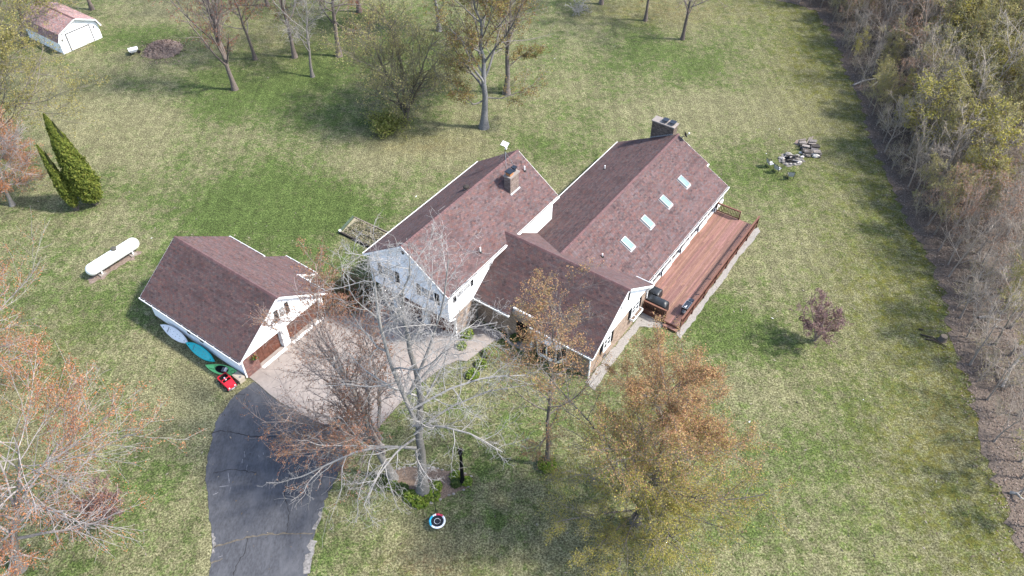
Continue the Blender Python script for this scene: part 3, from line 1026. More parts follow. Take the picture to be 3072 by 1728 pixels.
gf.prism([(-37.2, 18.48, 2.06), (-37.2, 26.49, 2.06), (-37.2, 26.49, 2.38), (-37.2, 22.483, 5.22), (-37.2, 18.48, 2.38)], (.40, 0, 0))
part("gable_front", gf, M['siding'], g)


def gspan(z, half=4.0, rz=5.17, c=22.483, k=gk):
    h = min(half, (rz - z) / k)
    return (c - h, c + h) if h > .03 else None


siding(g, GF, 2.07, 5.15, gspan)
tm = MB()
GF.box(tm, 18.47, 26.5, 2.02, 2.06, -.42, .03)
part("trim_board", tm, M['trim'], g)
window(g, GF, 22.36, 22.98, 3.08, 4.10, 1, 2, 1, .33)
GD = Plane('V', -37.20, 1)
panel_door(g, GD, 19.75, 22.05, .06, 2.0, 4, 4)
panel_door(g, GD, 22.85, 26.15, .06, 2.0, 5, 4)
pr = MB()
pr.box(-37.19, -36.84, 22.12, 22.74, .06, 2.015)
pr.box(-36.838, -36.80, 22.20, 22.66, .09, 2.0)
part("pier", pr, M['trim'], g)
pr = MB()
pr.box(-37.19, -36.84, 26.17, 26.49, .06, 2.015)
part("pier", pr, M['trim'], g)
bp_ = MB()
bp_.box(-37.19, -36.835, 18.48, 19.72, .0, 2.01)
part("brick_pier", bp_, M['mortar'], g)
bricks(g, Plane('V', -36.835, 1), 18.48, 19.72, .02, 2.0, REDB, 5)
bricks(g, Plane('U', 19.72, 1), -37.18, -36.84, .02, 2.0, REDB, 6)
sill = MB()
sill.box(-36.8, -36.55, 19.76, 22.1, .055, .085)
sill.box(-36.8, -36.55, 22.8, 26.1, .055, .085)
part("threshold", sill, M['trim'], g)
GS = Plane('U', 18.48, -1)
siding(g, GS, .12, 2.34, lambda z: (-47.75, -36.86), .125)
window(g, GS, -43.0, -41.92, .90, 1.72, 1, 1, 2, .33)
downspout(g, [(-36.88, 18.40, 2.1), (-36.88, 18.40, .12)])
fn = MB()
fn.box(-47.77, -37.2, 18.455, 18.479, -.02, .12)
part("foundation", fn, M['concrete'], g)
# hanging flower basket on the brick pier
fb = thing("flower_basket", "small hanging basket with red and yellow flowers on the garage's brick pier", "flower basket", -36.6, 19.35, 1.45)
mb = MB()
mb.lathe([(.02, 0), (.13, .03), (.18, .17), (.17, .17)], (-36.6, 19.35, 1.45), 10)
part("basket", mb, M['oldwood'], fb)
mb = MB()
mb.tube([(-36.83, 19.35, 1.98), (-36.6, 19.35, 1.98), (-36.6, 19.35, 1.62)], .012, 5)
part("bracket", mb, M['black'], fb)
pp = np.array([(rnd.gauss(0, .13), rnd.gauss(0, .13), rnd.uniform(.14, .38)) for _ in range(140)])
cc = np.array([rnd.choice([(.10, .17, .03), (.16, .24, .05), (.42, .40, .06), (.5, .05, .05), (.08, .13, .03)]) for _ in range(140)])
o = scatter_quads("flowers", pp, np.full(140, .06), cc, M['leaf'], 3, .8, fb)

# ================================================= house
h = thing("house", "large white and brick house with three joined brown shingled gable roofs", "house", -24.5, 42.0)
ak = (8.403 - 5.531) / 4.107
AL = Slope('U', -30.432, 8.403, ak, -1, 4.107)
AR = Slope('U', -30.432, 8.403, ak, 1, 4.107)
a0, a1 = 29.464, 44.012
wl = MB()
wl.prism([(-34.2, 29.80, 2.60), (-26.67, 29.80, 2.60), (-26.67, 29.80, 5.62), (-30.432, 29.80, 8.24), (-34.2, 29.80, 5.62)], (0, 13.95, 0))
part("wall", wl, M['siding'], h)
wl = MB()
wl.box(-34.15, -26.70, 30.55, 43.7, 0, 2.595)
part("lower_wall", wl, M['mortar'], h)
roof_deck(h, AL, [(a0, 0), (a1, 0), (a1, AL.len), (a0, AL.len)])
roof_deck(h, AR, [(a0, 0), (a1, 0), (a1, AR.len), (a0, AR.len)])
shingles(h, AL, lambda b, hh: [(a0, a1)], 11, sun_tint=1.05)
shingles(h, AR, lambda b, hh: [(a0, a1)], 12, sun_tint=1.30)  # sunlit side: brighter shingle colour than the shaded left slope
ridge_caps(h, AL, AR, a0, a1, 13)
gutter(h, AL, a0, a1)
gutter(h, AR, a0, 36.6)
gutter(h, AR, 38.1, a1)
for s in (AL, AR):
    rake(h, s, a0, -1)
    rake(h, s, a1, 1)
AF = Plane('U', 29.80, -1)


def aspan(z):
    hh = min(3.77, (8.20 - z) / ak)
    return (-30.432 - hh, -30.432 + hh) if hh > .03 else None


siding(h, AF, 2.62, 8.15, aspan)
window(h, AF, -33.08, -31.80, 3.88, 4.98, 1, 2, 2, .38)
window(h, AF, -29.22, -27.92, 3.86, 4.92, 1, 2, 2, .38)
AW = Plane('V', -26.67, 1)
siding(h, AW, 2.62, 5.55, lambda z: (29.80, 36.8))
siding(h, AW, 3.2, 5.55, lambda z: (37.9, 43.7))
window(h, AW, 30.72, 32.42, 4.12, 4.86, 1, 2, 2, .30)
window(h, AW, 34.70, 35.22, 3.95, 4.80, 1, 1, 1)
sf = MB()
sf.box(-34.2, -26.67, 29.81, 30.54, 2.56, 2.598)
part("soffit", sf, M['soffit'], h)
AD = Plane('U', 30.55, -1)
panel_door(h, AD, -34.05, -32.95, .05, 2.3, 2, 4, "garage_door")
panel_door(h, AD, -32.35, -29.95, .05, 2.3, 4, 4)
panel_door(h, AD, -29.25, -26.95, .05, 2.3, 4, 4)
for x0, x1 in ((-32.92, -32.40), (-29.85, -29.35)):
    pr = MB()
    pr.box(x0, x1, 30.25, 30.54, .05, 2.555)
    pr.box(x0 + .06, x1 - .06, 30.21, 30.248, .1, 2.5)
    part("pier", pr, M['trim'], h)
hd = MB()
hd.box(-34.15, -26.70, 30.50, 30.548, 2.31, 2.555)
part("header", hd, M['door'], h)
bricks(h, Plane('V', -26.70, 1), 30.55, 33.0, .02, 2.58, TAN, 14)
downspout(h, [(-26.55, 29.70, 5.3), (-26.62, 29.74, 5.0), (-26.62, 29.74, 2.6), (-26.62, 30.45, 2.3), (-26.62, 30.45, .1)])
downspout(h, [(-34.3, 29.72, 5.3), (-34.25, 29.74, 5.0), (-34.25, 29.74, 2.6), (-34.25, 30.5, 2.2), (-34.25, 30.5, .1)])
lt_ = MB()
lt_.box(-30.72, -30.52, 29.66, 29.78, 7.52, 7.64)
lt_.lathe([(.02, 0), (.07, .02), (.08, .14), (.05, .16)], (-30.50, 29.64, 7.46), 8)
part("flood_light", lt_, M['black'], h)

# long rear wing
bk = (5.295 - 2.16) / 5.855
BL = Slope('U', -22.465, 5.295, bk, -1, 5.855)
BR = Slope('U', -22.465, 5.295, bk, 1, 5.789)
b1 = 58.169
ck = (6.002 - 2.735) / 4.577


def valley_u(z): return 37.363 + (6.002 - z) / ck


wl = MB()
wl.prism([(-28.0, 41.5, 0), (-16.93, 41.5, 0), (-16.93, 41.5, 2.02), (-22.465, 41.5, 5.13), (-28.0, 41.5, 2.10)], (0, 16.1, 0))
part("wall", wl, M['siding'], h)
wl = MB()
wl.prism([(-28.0, 57.6, 0), (-19.4, 57.6, 0), (-19.4, 57.6, 3.5), (-22.465, 57.6, 5.13), (-28.0, 57.6, 2.10)], (0, .35, 0))
part("end_wall", wl, M['siding'], h)
zb = lambda b: BL.rz - BL.k * BL.hor(b)
bv = BL.len - (-22.465 + 26.6) / -math.cos(BL.th) * -1
bmid = (5.855 - (26.6 - 22.465)) / math.cos(BL.th)
roof_deck(h, BL, [(43.8, 0), (b1, 0), (b1, BL.len), (valley_u(5.295), BL.len), (valley_u(3.08), bmid), (43.8, bmid)])
btop = (5.789 - 3.383) / math.cos(BR.th)
roof_deck(h, BR, [(valley_u(2.2), 0), (57.781, 0), (57.781, btop), (b1, btop), (b1, BR.len), (valley_u(5.295), BR.len)])
shingles(h, BL, lambda b, hh: [((valley_u(5.295 - bk * hh) if hh < 4.135 else 43.78), b1)], 15, sun_tint=1.05)
shingles(h, BR, lambda b, hh: [(valley_u(5.295 - bk * hh), 57.781 if hh > 3.383 else b1)], 16, sun_tint=1.30)  # light put into the colour: this slope faces the sun
ridge_caps(h, BL, BR, valley_u(5.295), b1, 17)
gutter(h, BL, 43.85, b1)
gutter(h, BR, 41.95, 57.781)
rake(h, BL, b1, 1)
rake(h, BR, b1, 1, btop)
rake(h, BR, 57.781, 1, 0, btop)
gt = MB()
p = BR.P(57.79, btop)
gt.box(p.x - .02, p.x + .12, 57.8, b1, p.z - .16, p.z - .02)
part("gutter", gt, M['trim'], h)
# glazed deck side: nine bays of tall panes over sills
BW = Plane('V', -16.93, 1)
bays = 9
for k in range(bays):
    x0 = 42.05 + k * 1.725
    x1 = x0 + 1.725
    jut = .02 if k % 2 else .10
    fr = MB()
    BW.box(fr, x0 + .01, x1 - .01, .42, .50 if k % 2 else .78, .001, jut + .10)
    BW.box(fr, x0 + .01, x0 + .10, .50, 2.02, .002, jut + .03)
    BW.box(fr, x1 - .10, x1 - .01, .50, 2.02, .002, jut + .03)
    BW.box(fr, x0 + .10, x1 - .10, 1.95, 2.02, .002, jut + .03)
    f = part("glazed_bay", fr, M['trim'], h)
    zb0 = .505 if k % 2 else .785
    for q in range(2):
        a = x0 + .105 + q * .775
        pn = MB()
        BW.box(pn, a, a + .74, zb0, 1.945, .003, jut)
        part("pane", pn, M['glass'], f)
        if q == 0:
            ml = MB()
            BW.box(ml, a + .742, a + .772, zb0, 1.945, .003, jut + .02)
            part("mullion", ml, M['trim'], f)
    if k % 2:
        ds = MB()
        ds.bar((-16.72, x1, 2.0), (-16.82, x1, .42), .07, .07)
        part("downspout", ds, M['blueblack'], h)
# skylights
for u0 in (43.95, 47.27, 50.56, 53.98):
    bb = [(5.789 - (c + 22.465)) / math.cos(BR.th) for c in (-19.05, -20.07)]
    fr, gl, fl = MB(), MB(), MB()
    e, up, n = BR.frame()
    for (aa, ab, ba, bb_) in ((u0 - .34, u0 + .34, bb[0], bb[0] + .06), (u0 - .34, u0 + .34, bb[1] - .06, bb[1]), (u0 - .34, u0 - .28, bb[0] + .06, bb[1] - .06), (u0 + .28, u0 + .34, bb[0] + .06, bb[1] - .06)):
        fr.prism([BR.P(aa, ba, .015), BR.P(ab, ba, .015), BR.P(ab, bb_, .015), BR.P(aa, bb_, .015)], n * .13)
    s = part("skylight", fr, M['metal'], h)
    gl.prism([BR.P(u0 - .285, bb[0] + .055, .09), BR.P(u0 + .285, bb[0] + .055, .09), BR.P(u0 + .285, bb[1] - .055, .09), BR.P(u0 - .285, bb[1] - .055, .09)], n * .025)
    part("pane", gl, M['skyglass'], s)
    fl.prism([BR.P(u0 - .42, bb[0] - .12, .022), BR.P(u0 + .42, bb[0] - .12, .022), BR.P(u0 + .42, bb[0] - .002, .022), BR.P(u0 - .42, bb[0] - .002, .022)], n * .012)
    fl.prism([BR.P(u0 - .42, bb[0], .022), BR.P(u0 - .345, bb[0], .022), BR.P(u0 - .345, bb[1], .022), BR.P(u0 - .42, bb[1], .022)], n * .012)
    part("flashing", fl, M['lead'], s)

# front cross wing
CF = Slope('V', 37.363, 6.002, ck, -1, 4.577)
CB = Slope('V', 37.363, 6.002, ck, 1, 4.577)
c0, c1 = -26.65, -15.951
cr0 = -26.998
wl = MB()
wl.prism([(c0, 33.15, 0), (c0, 41.6, 0), (c0, 41.6, 2.88), (c0, 37.363, 5.84), (c0, 33.15, 2.88)], (10.30, 0, 0))
part("wall", wl, M['mortar'], h)
NOT0, NOT1 = -23.3, -21.4                          # the eave steps back over the entry
nb = .62 / math.cos(CF.th)
roof_deck(h, CF, [(c0, 0), (NOT0, 0), (NOT0, nb), (NOT1, nb), (NOT1, 0), (c1, 0), (c1, CF.len), (cr0, CF.len), (c0, CF.len - .5)])
roof_deck(h, CB, [(-17.9, 0), (c1, 0), (c1, CB.len), (cr0, CB.len), (c0, CB.len - .55), (c0, 1.2)])
shingles(h, CF, lambda b, hh: [(c0, NOT0), (NOT1, c1)] if b < nb else [(c0 if hh > .5 else cr0 + hh * .7, c1)], 18, single=lambda i, a: i in (2, 3, 4, 5, 6, 7, 8, 9, 10, 11, 12, 13) and a > -20.5, sun_tint=1.02)


def cb_int(b, hh):
    z = 6.002 - ck * hh
    d = (5.295 - z) / bk if z < 5.295 else 0
    if d <= 0: return [(cr0 + hh * .7, c1)]
    out = []
    if -22.465 - d > c0: out.append((c0, -22.465 - d))
    if -22.465 + d < c1: out.append((-22.465 + d, c1))
    return out


shingles(h, CB, cb_int, 19, sun_tint=1.30)  # back slope paler than the front to paint in the sun
ridge_caps(h, CF, CB, cr0 + .1, c1, 20)
gutter(h, CF, c0, NOT0)
gutter(h, CF, NOT1, c1)
ng = MB()
p = CF.P(NOT0, nb)
ng.box(NOT0, NOT1, p.y - .15, p.y - .01, p.z - .17, p.z - .03)
part("gutter", ng, M['trim'], h)
gutter(h, CB, -17.55, c1)
for s in (CF, CB): rake(h, s, c1, 1)
CG = Plane('V', -16.35, 1)
gw = MB()
gw.prism([(-16.349, 33.15, 2.46), (-16.349, 41.58, 2.46), (-16.349, 41.58, 2.88), (-16.349, 37.363, 5.80), (-16.349, 33.15, 2.88)], (.05, 0, 0))
part("gable", gw, M['siding'], h)
CG2 = Plane('V', -16.299, 1)


def cspan(z):
    hh = min(4.2, (5.80 - z) / ck)
    return (37.363 - hh, 37.363 + hh) if hh > .03 else None


siding(h, CG2, 2.47, 5.72, cspan)
bricks(h, CG, 33.16, 41.58, .02, 2.45, TAN, 21)
bricks(h, Plane('U', 33.15, -1), -26.6, -16.36, .02, 2.7, TAN, 22)
window(h, CG2, 37.28, 37.98, 4.05, 4.80, 1, 2, 1, .26)
window(h, CG, 34.92, 35.98, 1.22, 2.34, 1, 2, 2, .36, .09)
window(h, CG, 39.18, 40.36, 1.30, 2.34, 1, 2, 2, .36, .09)
wb = MB()                                          # white planter box below the right-hand window
CG.box(wb, 39.05, 40.62, 1.02, 1.22, .36, .40)
CG.box(wb, 39.05, 40.62, 1.02, 1.06, .022, .36)
for a in (39.05, 39.52, 40.58): CG.box(wb, a, a + .04, 1.06, 1.22, .022, .36)
b_ = part("window_box", wb, M['trim'], h)
so = MB()
CG.box(so, 39.095, 39.515, 1.065, 1.17, .03, .355)
CG.box(so, 39.565, 40.575, 1.065, 1.17, .03, .355)
part("soil", so, M['mulch'], b_)
hr = MB()
for k in range(3):
    r_ = .16 + k * .018
    hr.tube([CG(35.3 + r_ * math.cos(a), .42 + r_ * math.sin(a), .05 + .02 * k) for a in np.linspace(0, 2 * math.pi, 17)], .012, 5, cap=False)
hose = thing("garden_hose", "coiled grey hose hung low on the brick end wall", "hose", -16.3, 35.3, .42)
part("coil", hr, M['grey'], hose)
hb = MB()
CG.box(hb, 35.26, 35.34, .36, .46, .0, .06)
part("hanger", hb, M['black'], hose)
downspout(h, [(-16.05, 32.72, 2.5), (-16.28, 33.0, 2.25), (-16.28, 33.02, .12)])
downspout(h, [(-16.0, 41.98, 2.5), (-16.25, 41.66, 2.25), (-16.25, 41.66, .45)])
# bay window on the front of the cross wing
bay = MB()
x0, x1 = -20.95, -18.35
y0, y1 = 33.14, 32.45
bay.prism([(x0, y0, .45), (x1, y0, .45), (x1 - .5, y1, .45), (x0 + .5, y1, .45)], (0, 0, .32))
bay.prism([(x0, y0, 2.12), (x1, y0, 2.12), (x1 - .5, y1, 2.12), (x0 + .5, y1, 2.12)], (0, 0, .18))
for a, b in (((x0, y0), (x0 + .5, y1)), ((x0 + .5, y1), (x1 - .5, y1)), ((x1 - .5, y1), (x1, y0))):
    for t in (.0, .5, 1.0):
        q = (a[0] + (b[0] - a[0]) * t, a[1] + (b[1] - a[1]) * t)
        if t == .5 and abs(a[1] - b[1]) > .1: continue
        bay.bar((q[0], q[1], .77), (q[0], q[1], 2.12), .10, .10, up=(1, 0, 0))
by = part("bay_window", bay, M['trim'], h)
for a, b in (((x0 + .03, y0 - .05), (x0 + .48, y1 + .04)), ((x0 + .55, y1 + .03), (x0 + 1.27, y1 + .03)), ((x0 + 1.33, y1 + .03), (x1 - .55, y1 + .03)), ((x1 - .48, y1 + .04), (x1 - .03, y0 - .05))):
    pn = MB()
    pn.bar((a[0], a[1], 1.445), (b[0], b[1], 1.445), .02, 1.34)
    part("pane", pn, M['glass'], by)
rfb = MB()
rfb.add([(x0 - .1, y0 - .35, 2.66), (x1 + .1, y0 - .35, 2.66), (x1 - .35, y1 - .22, 2.33), (x0 + .35, y1 - .22, 2.33), (x0 - .1, y0 - .35, 2.31), (x1 + .1, y0 - .35, 2.31), (x1 - .35, y1 - .22, 2.31), (x0 + .35, y1 - .22, 2.31)],
        [(0, 1, 2, 3), (0, 3, 7, 4), (1, 5, 6, 2), (2, 6, 7, 3), (4, 7, 6, 5)])
part("bay_roof", rfb, M['lead'], h)
# entry under the stepped eave
CE = Plane('U', 33.128, -1)
panel_door(h, CE, -22.85, -21.9, .1, 2.15, 2, 3, "front_door", 'black')
cw = MB()
cw.box(-21.3, -21.08, 32.66, 32.88, .08, 2.6)
part("porch_post", cw, M['trim'], h)
st = MB()
st.box(-23.4, -21.3, 32.35, 33.13, .07, .20)
part("entry_step", st, M['concrete'], h)

# chimneys, vents
ch = MB()
ch.box(-29.10, -28.52, 40.28, 41.40, 6.2, 8.55)
c_ = part("chimney", ch, M['mortar'], h)
for pl, a, b in ((Plane('V', -28.52, 1), 40.28, 41.40), (Plane('U', 40.28, -1), -29.10, -28.52), (Plane('U', 41.40, 1), -29.10, -28.52), (Plane('V', -29.10, -1), 40.28, 41.40)):
    bricks(c_, pl, a, b, 6.9, 8.54, [(0.30, 0.235, 0.20), (0.34, 0.27, 0.23), (0.27, 0.21, 0.18), (0.22, 0.16, 0.14)], 30)
cp = MB()
cp.box(-29.18, -28.44, 40.20, 41.48, 8.551, 8.66)
part("cap", cp, M['concrete'], c_)
fl = MB()
fl.box(-29.02, -28.60, 40.36, 40.82, 8.661, 8.93)
part("flue", fl, M['terracotta'], c_)
fc = MB()
fc.box(-29.10, -28.52, 40.28, 40.92, 8.97, 9.03)
fc.box(-29.0, -28.62, 41.0, 41.38, 8.98, 9.06)
for a in (-29.05, -28.57):
    for b in (40.33, 40.86): fc.box(a - .015, a + .015, b - .015, b + .015, 8.931, 8.969)
fc.box(-28.9, -28.7, 41.05, 41.3, 8.662, 8.979)
part("rain_cover", fc, M['blueblack'], c_)
fs = MB()
e, up, n = AR.frame()
for q in ((-28.50, 40.20, 41.48),):
    A_, B_ = AR.at(-28.40, q[1]), AR.at(-28.40, q[2])
    fs.prism([A_ + n * .03, B_ + n * .03, B_ + n * .03 + up * .13, A_ + n * .03 + up * .13], n * .05)
part("flashing", fs, M['lead'], c_)

ch = MB()
ch.box(-25.12, -22.95, 58.20, 59.0, 0, 5.72)
c_ = part("chimney", ch, M['mortar'], h)
for pl, a, b in ((Plane('U', 58.20, -1), -25.12, -22.95), (Plane('V', -22.95, 1), 58.20, 59.0), (Plane('V', -25.12, -1), 58.20, 59.0), (Plane('U', 59.0, 1), -25.12, -22.95)):
    bricks(c_, pl, a, b, 3.2, 5.71, DKB, 31)
cp = MB()
cp.box(-25.2, -22.87, 58.12, 59.08, 5.721, 5.83)
part("cap", cp, M['concrete'], c_)
for a in (-24.0, -23.28):
    fl = MB()
    fl.box(a - .17, a + .17, 58.42, 58.78, 5.831, 5.98)
    part("flue", fl, M['grey'], c_)
    fc = MB()
    fc.box(a - .27, a + .27, 58.32, 58.88, 6.04, 6.10)
    for sx in (-.22, .22):
        for syy in (58.38, 58.82): fc.box(a + sx - .015, a + sx + .015, syy - .015, syy + .015, 5.981, 6.039)
    part("rain_cover", fc, M['blueblack'], c_)
fs = MB()
for k in range(12):
    x_ = -25.1 + k * .18
    zt = 5.295 - bk * abs(x_ + 22.465)
    fs.box(x_, x_ + .178, 58.165, 58.178, zt + .02, zt + .17)
part("flashing", fs, M['lead'], c_)


def vent(sl, c, a, hgt, name="vent_pipe"):
    p = sl.at(c, a)
    b = MB()
    b.lathe([(.15, -.03), (.14, .02), (.06, .10)], tuple(p), 10)
    f = MB()
    f.tube([p + Vector((0, 0, -.05)), p + Vector((0, 0, hgt))], .055, 8)
    o = part(name, f, M['pvc'], h)
    part("boot", b, M['rubber'], o)


vent(AR, -29.07, 43.05, .45)
vent(AR, -27.05, 34.31, .45)
vent(BL, -26.56, 52.38, .42)
vent(BR, -20.25, 41.1, .30)
p = AL.at(-31.02, 37.84)
mv = MB()
mv.lathe([(.16, -.12), (.15, .16), (.13, .17)], tuple(p), 14)
m_ = part("roof_vent", mv, M['metal'], h)
mv = MB()
mv.lathe([(.26, .18), (.27, .22), (.22, .28), (.10, .32), (.0, .33)], tuple(p), 16)
part("hood", mv, M['darkwood'], m_, smooth=True)

# flat internet antenna on a tripod astride the ridge
an = thing("satellite_antenna", "white flat antenna panel on a grey tripod mast at the roof ridge", "antenna", -30.43, 42.25, 8.42)
top = Vector((-30.43, 42.25, 9.75))
for q in ((AL.at(-31.09, 42.29)), (AR.at(-29.95, 41.75)), (AR.at(-29.95, 42.6))):
    lg = MB()
    lg.tube([q + Vector((0, 0, .02)), Vector((-30.43, 42.25, 9.25))], .022, 6)
    part("leg", lg, M['metal'], an)
ms = MB()
ms.tube([(-30.43, 42.25, 8.46), (-30.43, 42.25, 9.86)], .03, 8)
part("mast", ms, M['black'], an)
pn = MB()
pn.obox((-30.43, 42.22, 9.98), (.30, 0, 0), (0, .17, .10), (0, -.012, .02))
part("panel", pn, M['panelwhite'], an)
pn = MB()
pn.box(-30.40, -30.28, 42.19, 42.31, 9.52, 9.70)
part("junction_box", pn, M['pvc'], an)

dsh = thing("satellite_dish", "small dark satellite dish at the rear end of the roof beside the wide chimney", "satellite dish", -21.9, 58.05, 5.0)
dm = MB()
p = BR.at(-21.95, 58.0)
dm.tube([p, p + Vector((0, 0, .28)), p + Vector((.12, .1, .42))], .03, 6)
part("mast", dm, M['grey'], dsh)
d2 = MB()
cen = p + Vector((.16, .16, .48))
ax_ = Vector((.75, .45, .48)).normalized()
s1 = ax_.orthogonal().normalized()
s2 = ax_.cross(s1)
for rr_, off in ((.0, .0),):
    ring = [cen]
    fs_ = []
    for j, (r_, dz) in enumerate(((.12, .02), (.24, .07), (.33, .13))):
        for k in range(16):
            a = 2 * math.pi * k / 16
            ring.append(cen + (s1 * math.cos(a) + s2 * math.sin(a)) * r_ + ax_ * dz)
    for k in range(16): fs_.append((0, 1 + k, 1 + (k + 1) % 16))
    for j in range(2):
        for k in range(16): fs_.append((1 + j * 16 + k, 1 + (j + 1) * 16 + k, 1 + (j + 1) * 16 + (k + 1) % 16, 1 + j * 16 + (k + 1) % 16))
    d2.add(ring, fs_)
part("reflector", d2, M['black'], dsh, smooth=True)
d3 = MB()
d3.tube([cen - s2 * .3 + ax_ * .1, cen + ax_ * .42], .018, 6)
d3.box(cen.x + ax_.x * .42 - .05, cen.x + ax_.x * .42 + .05, cen.y + ax_.y * .42 - .05, cen.y + ax_.y * .42 + .05, cen.z + ax_.z * .42 - .05, cen.z + ax_.z * .42 + .05)
part("feed_arm", d3, M['pvc'], dsh)

# ================================================= deck
dk = thing("deck", "long reddish brown timber deck with railings behind the house", "deck", -15.0, 48.6)
DZ = .42
rr = random.Random(21)
nb_ = 28
for k in range(nb_):
    v0 = -16.98 + k * (3.94 / nb_)
    v1 = v0 + 3.94 / nb_ - .012
    cuts = [41.3 if v0 < -14.35 else 41.15, rr.uniform(44.5, 47.5), rr.uniform(50, 53), 56.15]
    for a, b in zip(cuts[:-1], cuts[1:]):
        f = rr.uniform(.80, 1.2)
        mb = MB()
        mb.box(v0, v1, a + .003, b - .003, DZ - .035, DZ + rr.uniform(-.003, .004), (f, f * rr.uniform(.94, 1.06), f * rr.uniform(.92, 1.08)))
        part("deck_board", mb, M['wooddeck'], dk)
fm = MB()
fm.box(-16.98, -13.02, 41.36, 56.12, .02, DZ - .04)
part("frame", fm, M['darkwood'], dk)
for (x0, x1, y0, y1) in ((-13.015, -12.975, 41.15, 56.18), (-16.98, -13.02, 56.155, 56.19), (-16.28, -14.25, 41.26, 41.295)):
    for z0, z1 in ((.05, .215), (.225, .395)):
        mb = MB()
        mb.box(x0, x1, y0, y1, z0, z1)
        part("skirt_board", mb, M['rail'], dk)
# one broad step at the open corner
for z0, y0, y1 in ((.18, 40.82, 41.14),):
    for k in range(2):
        mb = MB()
        mb.box(-14.2, -13.0, y0 + k * .165, y0 + k * .165 + .15, z0, z0 + .04, (1.05, 1.05, 1.05))
        part("step_board", mb, M['wooddeck'], dk)
    mb = MB()
    mb.box(-14.18, -13.02, 40.86, 41.13, .02, .178)
    part("riser", mb, M['rail'], dk)
mb = MB()
mb.box(-14.22, -13.0, 41.10, 41.148, .222, .385)
part("riser", mb, M['rail'], dk)
bal_me = MB()
bal_me.box(-.02, .02, -.02, .02, 0, .66)
bal_me = bal_me.mesh("baluster")
bal_me.materials.append(M['rail'])
BB = Vector(BASE[dk.name])


def railing(p0, p1, posts):
    """Rail from p0 to p1 (yard coords): cap, two rails, posts, single balusters."""
    p0, p1 = Vector((*p0, 0)), Vector((*p1, 0))
    d = (p1 - p0)
    L_ = d.length
    t = d / L_
    n = Vector((-t.y, t.x, 0))
    mb = MB()
    mb.obox((p0 + p1) / 2 + Vector((0, 0, DZ + .93)), d / 2 + t * .05, n * .075, (0, 0, .02), (1.35, 1.5, 1.5))
    part("cap_rail", mb, M['rail'], dk)
    for z in (DZ + .86, DZ + .12):
        mb = MB()
        mb.obox((p0 + p1) / 2 + Vector((0, 0, z)), d / 2, n * .02, (0, 0, .045))
        part("rail", mb, M['rail'], dk)
    for k in range(posts):
        q = p0 + d * (k / (posts - 1))
        mb = MB()
        mb.box(q.x - .047, q.x + .047, q.y - .047, q.y + .047, .05, DZ + .909)
        part("post", mb, M['rail'], dk)
    m = int(L_ / .145)
    for k in range(1, m):
        q = p0 + d * (k / m) + n * .042
        put("baluster", bal_me, dk, Matrix.Translation(q + Vector((0, 0, DZ + .17)) - BB))


railing((-12.93, 41.25), (-12.93, 56.45), 8)
railing((-16.75, 56.10), (-14.55, 56.10), 2)
railing((-16.22, 41.33), (-14.32, 41.33), 2)

# ================================================= far shed
s = thing("shed", "small white gambrel roofed shed with a wide overhead door in the far corner", "shed", -95.6, 41.4)
prof = [(38.85, 0), (43.98, 0), (43.98, 1.75), (43.72, 2.40), (41.42, 3.42), (39.12, 2.40), (38.85, 1.75)]
wl = MB()
wl.prism([(-92.1, u, z) for u, z in prof], (-7.2, 0, 0))
part("wall", wl, M['siding'], s)
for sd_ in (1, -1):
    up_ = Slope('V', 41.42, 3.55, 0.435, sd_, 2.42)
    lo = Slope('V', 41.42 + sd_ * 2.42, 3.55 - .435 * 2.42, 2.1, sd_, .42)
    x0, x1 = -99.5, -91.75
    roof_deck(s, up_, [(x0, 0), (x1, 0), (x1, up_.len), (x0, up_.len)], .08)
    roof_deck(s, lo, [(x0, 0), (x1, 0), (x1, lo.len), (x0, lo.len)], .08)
    shingles(s, up_, lambda b, hh: [(x0, x1)], 60 + sd_, sun_tint=3.6)  # shed roof: sun glare put into a much paler shingle colour
    shingles(s, lo, lambda b, hh: [(x0, x1)], 62 + sd_, sun_tint=3.3)
    rake(s, up_, x1, 1, w=.14)
    rake(s, lo, x1, 1, w=.14)
    if sd_ == 1: sh_a = up_
ridge_caps(s, sh_a, up_, x0, x1, 65)
SP = Plane('V', -92.1, 1)
siding(s, SP, .05, 3.35, lambda z: (41.42 - (2.56 if z < 1.75 else (2.56 - (z - 1.75) * .41 if z < 2.4 else max(.01, (3.40 - z) / .435))), 41.42 + (2.56 if z < 1.75 else (2.56 - (z - 1.75) * .41 if z < 2.4 else max(.01, (3.40 - z) / .435)))), .14)
panel_door(s, Plane('V', -92.07, 1), 39.95, 42.85, .06, 2.05, 4, 4, "overhead_door", 'trim')
tr = MB()
for a, b, c_, d_ in ((39.82, 39.95, .05, 2.18), (42.85, 42.98, .05, 2.18), (39.95, 42.85, 2.05, 2.18)): SP.box(tr, a, b, c_, d_, .028, .075)
part("door_trim", tr, M['grey'], s)
for a in (39.3, 43.4):
    mb = MB()
    SP.box(mb, a - .07, a + .07, 1.55, 1.75, .028, .14)
    part("wall_lamp", mb, M['grey'], s)

